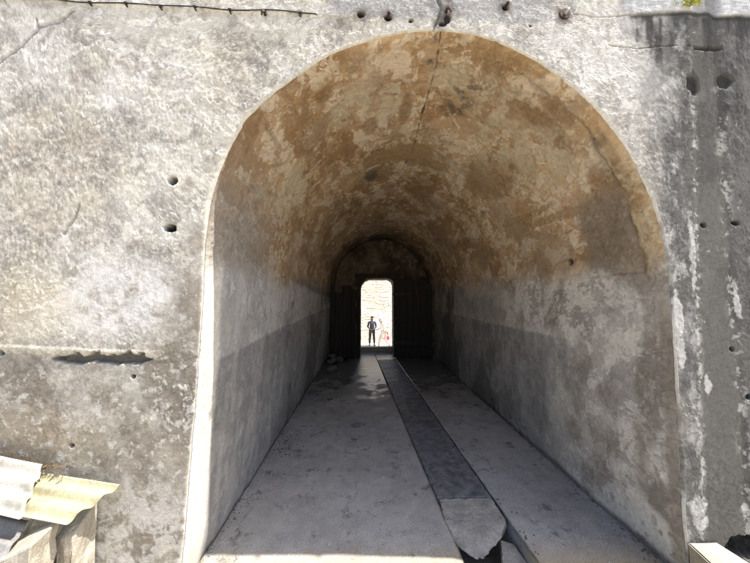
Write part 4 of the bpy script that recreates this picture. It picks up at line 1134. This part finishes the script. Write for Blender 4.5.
def person(name, loc, rotz, J, mats, label):
    """J: joints in metres, figure faces -Y"""
    root = empty(name, loc, rotz); tag(root, label, 'person')
    ch = Chain()
    pel = ch.add(J['pelvis'], (.125, .095))
    wst = ch.add(J['waist'], (.115, .085), pel)
    cst = ch.add(J['chest'], (.150, .100), wst)
    nkb = ch.add(J['neckbase'], (.085, .065), cst)
    nk = ch.add(J['neck'], .050, nkb)
    jaw = ch.add(J['jaw'], (.058, .068), nk)
    hd = ch.add(J['head'], (.075, .092), jaw)
    crn = ch.add(J['crown'], (.055, .065), hd)
    f = Vector(J['face']).normalized(); up = (Vector(J['crown']) - Vector(J['jaw'])).normalized(); sd = f.cross(up)
    H = Vector(J['head'])
    ch.add(H + f * .100 - up * .022, .013, hd)                 # nose
    for s in (-1, 1): ch.add(H + sd * s * .082 - up * .02 - f * .01, .012, hd)   # ears
    for s, n in ((-1, 'l'), (1, 'r')):
        sh = ch.add(J['sh_' + n], .060, nkb); el = ch.add(J['el_' + n], .042, sh); wr = ch.add(J['wr_' + n], .027, el)
        dv = Vector(J['wr_' + n]) - Vector(J['el_' + n]); dv = J.get('hd_' + n, dv)
        hand(ch, J['wr_' + n], wr, dv, 1 if n == 'l' else -1, J.get('th_' + n, (0, -1, .2)))
        hp = ch.add(J['hip_' + n], .090, pel); kn = ch.add(J['kn_' + n], .058, hp); an = ch.add(J['an_' + n], .038, kn)
        fo = Vector(J['an_' + n]); ff = Vector(J.get('foot_' + n, f)); ff.z = 0; ff.normalize()
        ch.add(fo + ff * .13 + Vector((0, 0, -.045)), (.036, .026), an)
    body = skinned('body', ch.v, ch.e, ch.r, mats['skin'], root)
    # shirt: a shell a little larger than the trunk and upper arms
    c2 = Chain()
    p = c2.add(Vector(J['pelvis']) - Vector((0, 0, mats.get('hem', .03))), mats.get('hemr', (.150, .118)))
    w_ = c2.add(J['waist'], (.138, .108), p); c_ = c2.add(J['chest'], (.170, .122), w_); n_ = c2.add(Vector(J['neckbase']) - Vector((0, 0, .01)), (.095, .078), c_)
    for n in 'lr':
        s_ = c2.add(J['sh_' + n], .074, n_); e_ = c2.add(J['el_' + n], .056, s_)
        a, b = Vector(J['el_' + n]), Vector(J['wr_' + n]); c2.add(a + (b - a) * mats.get('sleeve', .85), .043, e_)
    skinned('shirt', c2.v, c2.e, c2.r, mats['shirt'], root)
    c3 = Chain(); p = c3.add(J['pelvis'], (.142, .112))
    for n in 'lr':
        h_ = c3.add(J['hip_' + n], .108, p); k_ = c3.add(J['kn_' + n], .078, h_)
        a, b = Vector(J['kn_' + n]), Vector(J['an_' + n]); c3.add(a + (b - a) * mats.get('leg', .92), .066, k_)
    skinned('trousers', c3.v, c3.e, c3.r, mats['trousers'], root)
    # shoes
    for n in 'lr':
        fo = Vector(J['an_' + n]); ff = Vector(J.get('foot_' + n, f)); ff.z = 0; ff.normalize()
        c4 = Chain(); a = c4.add(fo + Vector((0, 0, -.02)), .046); b_ = c4.add(fo + ff * -.03 + Vector((0, 0, -.045)), (.04, .036), a); b2 = c4.add(fo + ff * .10 + Vector((0, 0, -.048)), (.042, .034), a); c4.add(fo + ff * .17 + Vector((0, 0, -.054)), (.034, .026), b2)
        skinned('shoe', c4.v, c4.e, c4.r, mats['shoe'], root)
    # hair or scarf cap, brows and mouth
    c5 = Chain(); a = c5.add(H + up * .030 - f * .022, (.080, .094)); c5.add(Vector(J['crown']) + up * .012 - f * .012, (.060, .070), a); c5.add(H - f * .045 - up * .045, (.066, .060), a)
    skinned('headscarf' if mats.get('scarf') else 'hair', c5.v, c5.e, c5.r, mats['hair'], root)
    for s in (-1, 1):
        bm = bmesh.new(); bmesh.ops.create_uvsphere(bm, u_segments=10, v_segments=8, radius=.011, matrix=Matrix.Translation(H + f * .083 + sd * s * .030 + up * .002))
        bm_obj('eye', bm, M_hair, root, True)
    bm = bmesh.new()
    m0 = Vector(J['jaw']) + f * .066 + up * .012
    tube(bm, [m0 + sd * x - f * (x * x * 9) for x in (-.024, -.012, 0, .012, .024)], .006, 6)
    bm_obj('mouth', bm, M_skin, root, True)
    return root

J1 = dict(pelvis=(0, 0, .93), waist=(0, -.005, 1.07), chest=(0, -.01, 1.25), neckbase=(0, .0, 1.41), neck=(0, -.005, 1.47), jaw=(0, -.03, 1.535), head=(0, -.015, 1.615), crown=(0, .0, 1.675), face=(0, -1, -.05),
          sh_l=(-.185, .0, 1.385), sh_r=(.185, .0, 1.385), el_l=(-.255, .04, 1.11), el_r=(.255, .04, 1.11), wr_l=(-.11, -.15, .98), wr_r=(.11, -.15, .99), hd_l=(.8, -.3, -.3), hd_r=(-.8, -.4, -.25), th_l=(0, -.2, 1), th_r=(0, -.2, 1),
          hip_l=(-.095, 0, .88), hip_r=(.095, 0, .88), kn_l=(-.125, -.02, .48), kn_r=(.125, -.02, .48), an_l=(-.145, .02, .085), an_r=(.145, .02, .085), foot_l=(-.3, -1, 0), foot_r=(.3, -1, 0))
person('person', (.36, 17.1, CZ), 0, J1, dict(skin=M_skin, shirt=M_shirt, trousers=M_trous, shoe=M_shoe, hair=M_hair), 'person in a slate blue shirt and dark trousers standing facing the doorway')
# walks to the left, leaning forward a little, bag behind
J2 = dict(pelvis=(0, .0, .95), waist=(0, -.03, 1.09), chest=(0, -.09, 1.27), neckbase=(0, -.14, 1.42), neck=(0, -.165, 1.475), jaw=(0, -.215, 1.525), head=(0, -.215, 1.61), crown=(0, -.205, 1.67), face=(0, -1, -.25),
          sh_l=(-.175, -.11, 1.395), sh_r=(.175, -.11, 1.395), el_l=(-.225, -.10, 1.12), el_r=(.22, -.02, 1.12), wr_l=(-.20, -.31, 1.03), wr_r=(.22, .12, .92), hd_l=(.1, -.8, -.1), hd_r=(0, .2, -1), th_l=(1, 0, .3), th_r=(-1, -.3, 0),
          hip_l=(-.09, 0, .90), hip_r=(.09, 0, .90), kn_l=(-.10, -.22, .52), kn_r=(.10, .05, .49), an_l=(-.10, -.30, .09), an_r=(.10, .30, .13), foot_l=(0, -1, 0), foot_r=(0, -1, 0))
w2p = person('person', (1.03, 16.3, CZ), math.radians(-72), J2, dict(skin=M_skinb, shirt=M_wshirt, trousers=M_scarf, shoe=M_shoe, hair=M_wshirt, scarf=True, hem=.34, hemr=(.22, .19), sleeve=.9), 'person in a long white top and pale headscarf walking left, carrying a magenta bag')
bag = empty('hand_bag', (1.17, 16.25, CZ + .58)); tag(bag, 'magenta cloth bag hanging from the hand of the person in white', 'bag')
bm = bmesh.new(); bmesh.ops.create_uvsphere(bm, u_segments=20, v_segments=14, radius=1, matrix=Matrix.Diagonal((.17, .075, .13, 1)))
o = bm_obj('pouch', bm, M_pink, bag, True); roughen(o, .02, 9, 0, 77)
bm = bmesh.new(); tube(bm, [(-.10, 0, .10), (-.07, 0, .22), (0, 0, .28), (.07, 0, .22), (.10, 0, .10)], .008, 6)
bm_obj('strap', bm, M_pink, bag, True)

# ------------------------------------------------------------------ light, sky, camera
S = Vector((.409, -.075, .909)).normalized()            # toward the sun
sun = bpy.data.lights.new('sun', 'SUN'); sun.energy = 4.8; sun.angle = math.radians(.53); sun.color = (1, .955, .89)
so = bpy.data.objects.new('sun', sun); link(so)
so.rotation_euler = S.to_track_quat('Z', 'Y').to_euler()
w = bpy.data.worlds.new('World'); scene.world = w; w.use_nodes = True
nt = w.node_tree; bg = nt.nodes['Background']
sky = nt.nodes.new('ShaderNodeTexSky'); sky.sky_type = 'NISHITA'; sky.sun_disc = False
sky.sun_elevation = math.asin(S.z); sky.sun_rotation = math.atan2(S.x, S.y)
nt.links.new(sky.outputs[0], bg.inputs[0]); bg.inputs[1].default_value = .14
sky.dust_density = 3.0; sky.air_density = .9

cam = bpy.data.cameras.new('camera'); co = bpy.data.objects.new('camera', cam); link(co)
cam.sensor_fit = 'HORIZONTAL'; cam.sensor_width = 36; cam.lens = 285 / 750 * 36
cam.clip_start = .05; cam.clip_end = 500
f = 285.; yaw = math.atan(9 / f); pit = math.atan(14.5 / math.hypot(f, 9))
co.location = (0, 0, 1.65)
co.rotation_euler = (math.pi / 2 + pit, 0, -yaw)
scene.camera = co

scene.render.engine = 'CYCLES'
scene.cycles.max_bounces = 14; scene.cycles.diffuse_bounces = 8; scene.cycles.glossy_bounces = 4
scene.cycles.caustics_reflective = False; scene.cycles.caustics_refractive = False
scene.cycles.use_denoising = True; scene.cycles.filter_width = 1.1
vs_ = scene.view_settings
vs_.view_transform = 'Standard'; vs_.look = 'None'; vs_.exposure = 1.1; vs_.gamma = 1; vs_.use_curve_mapping = False
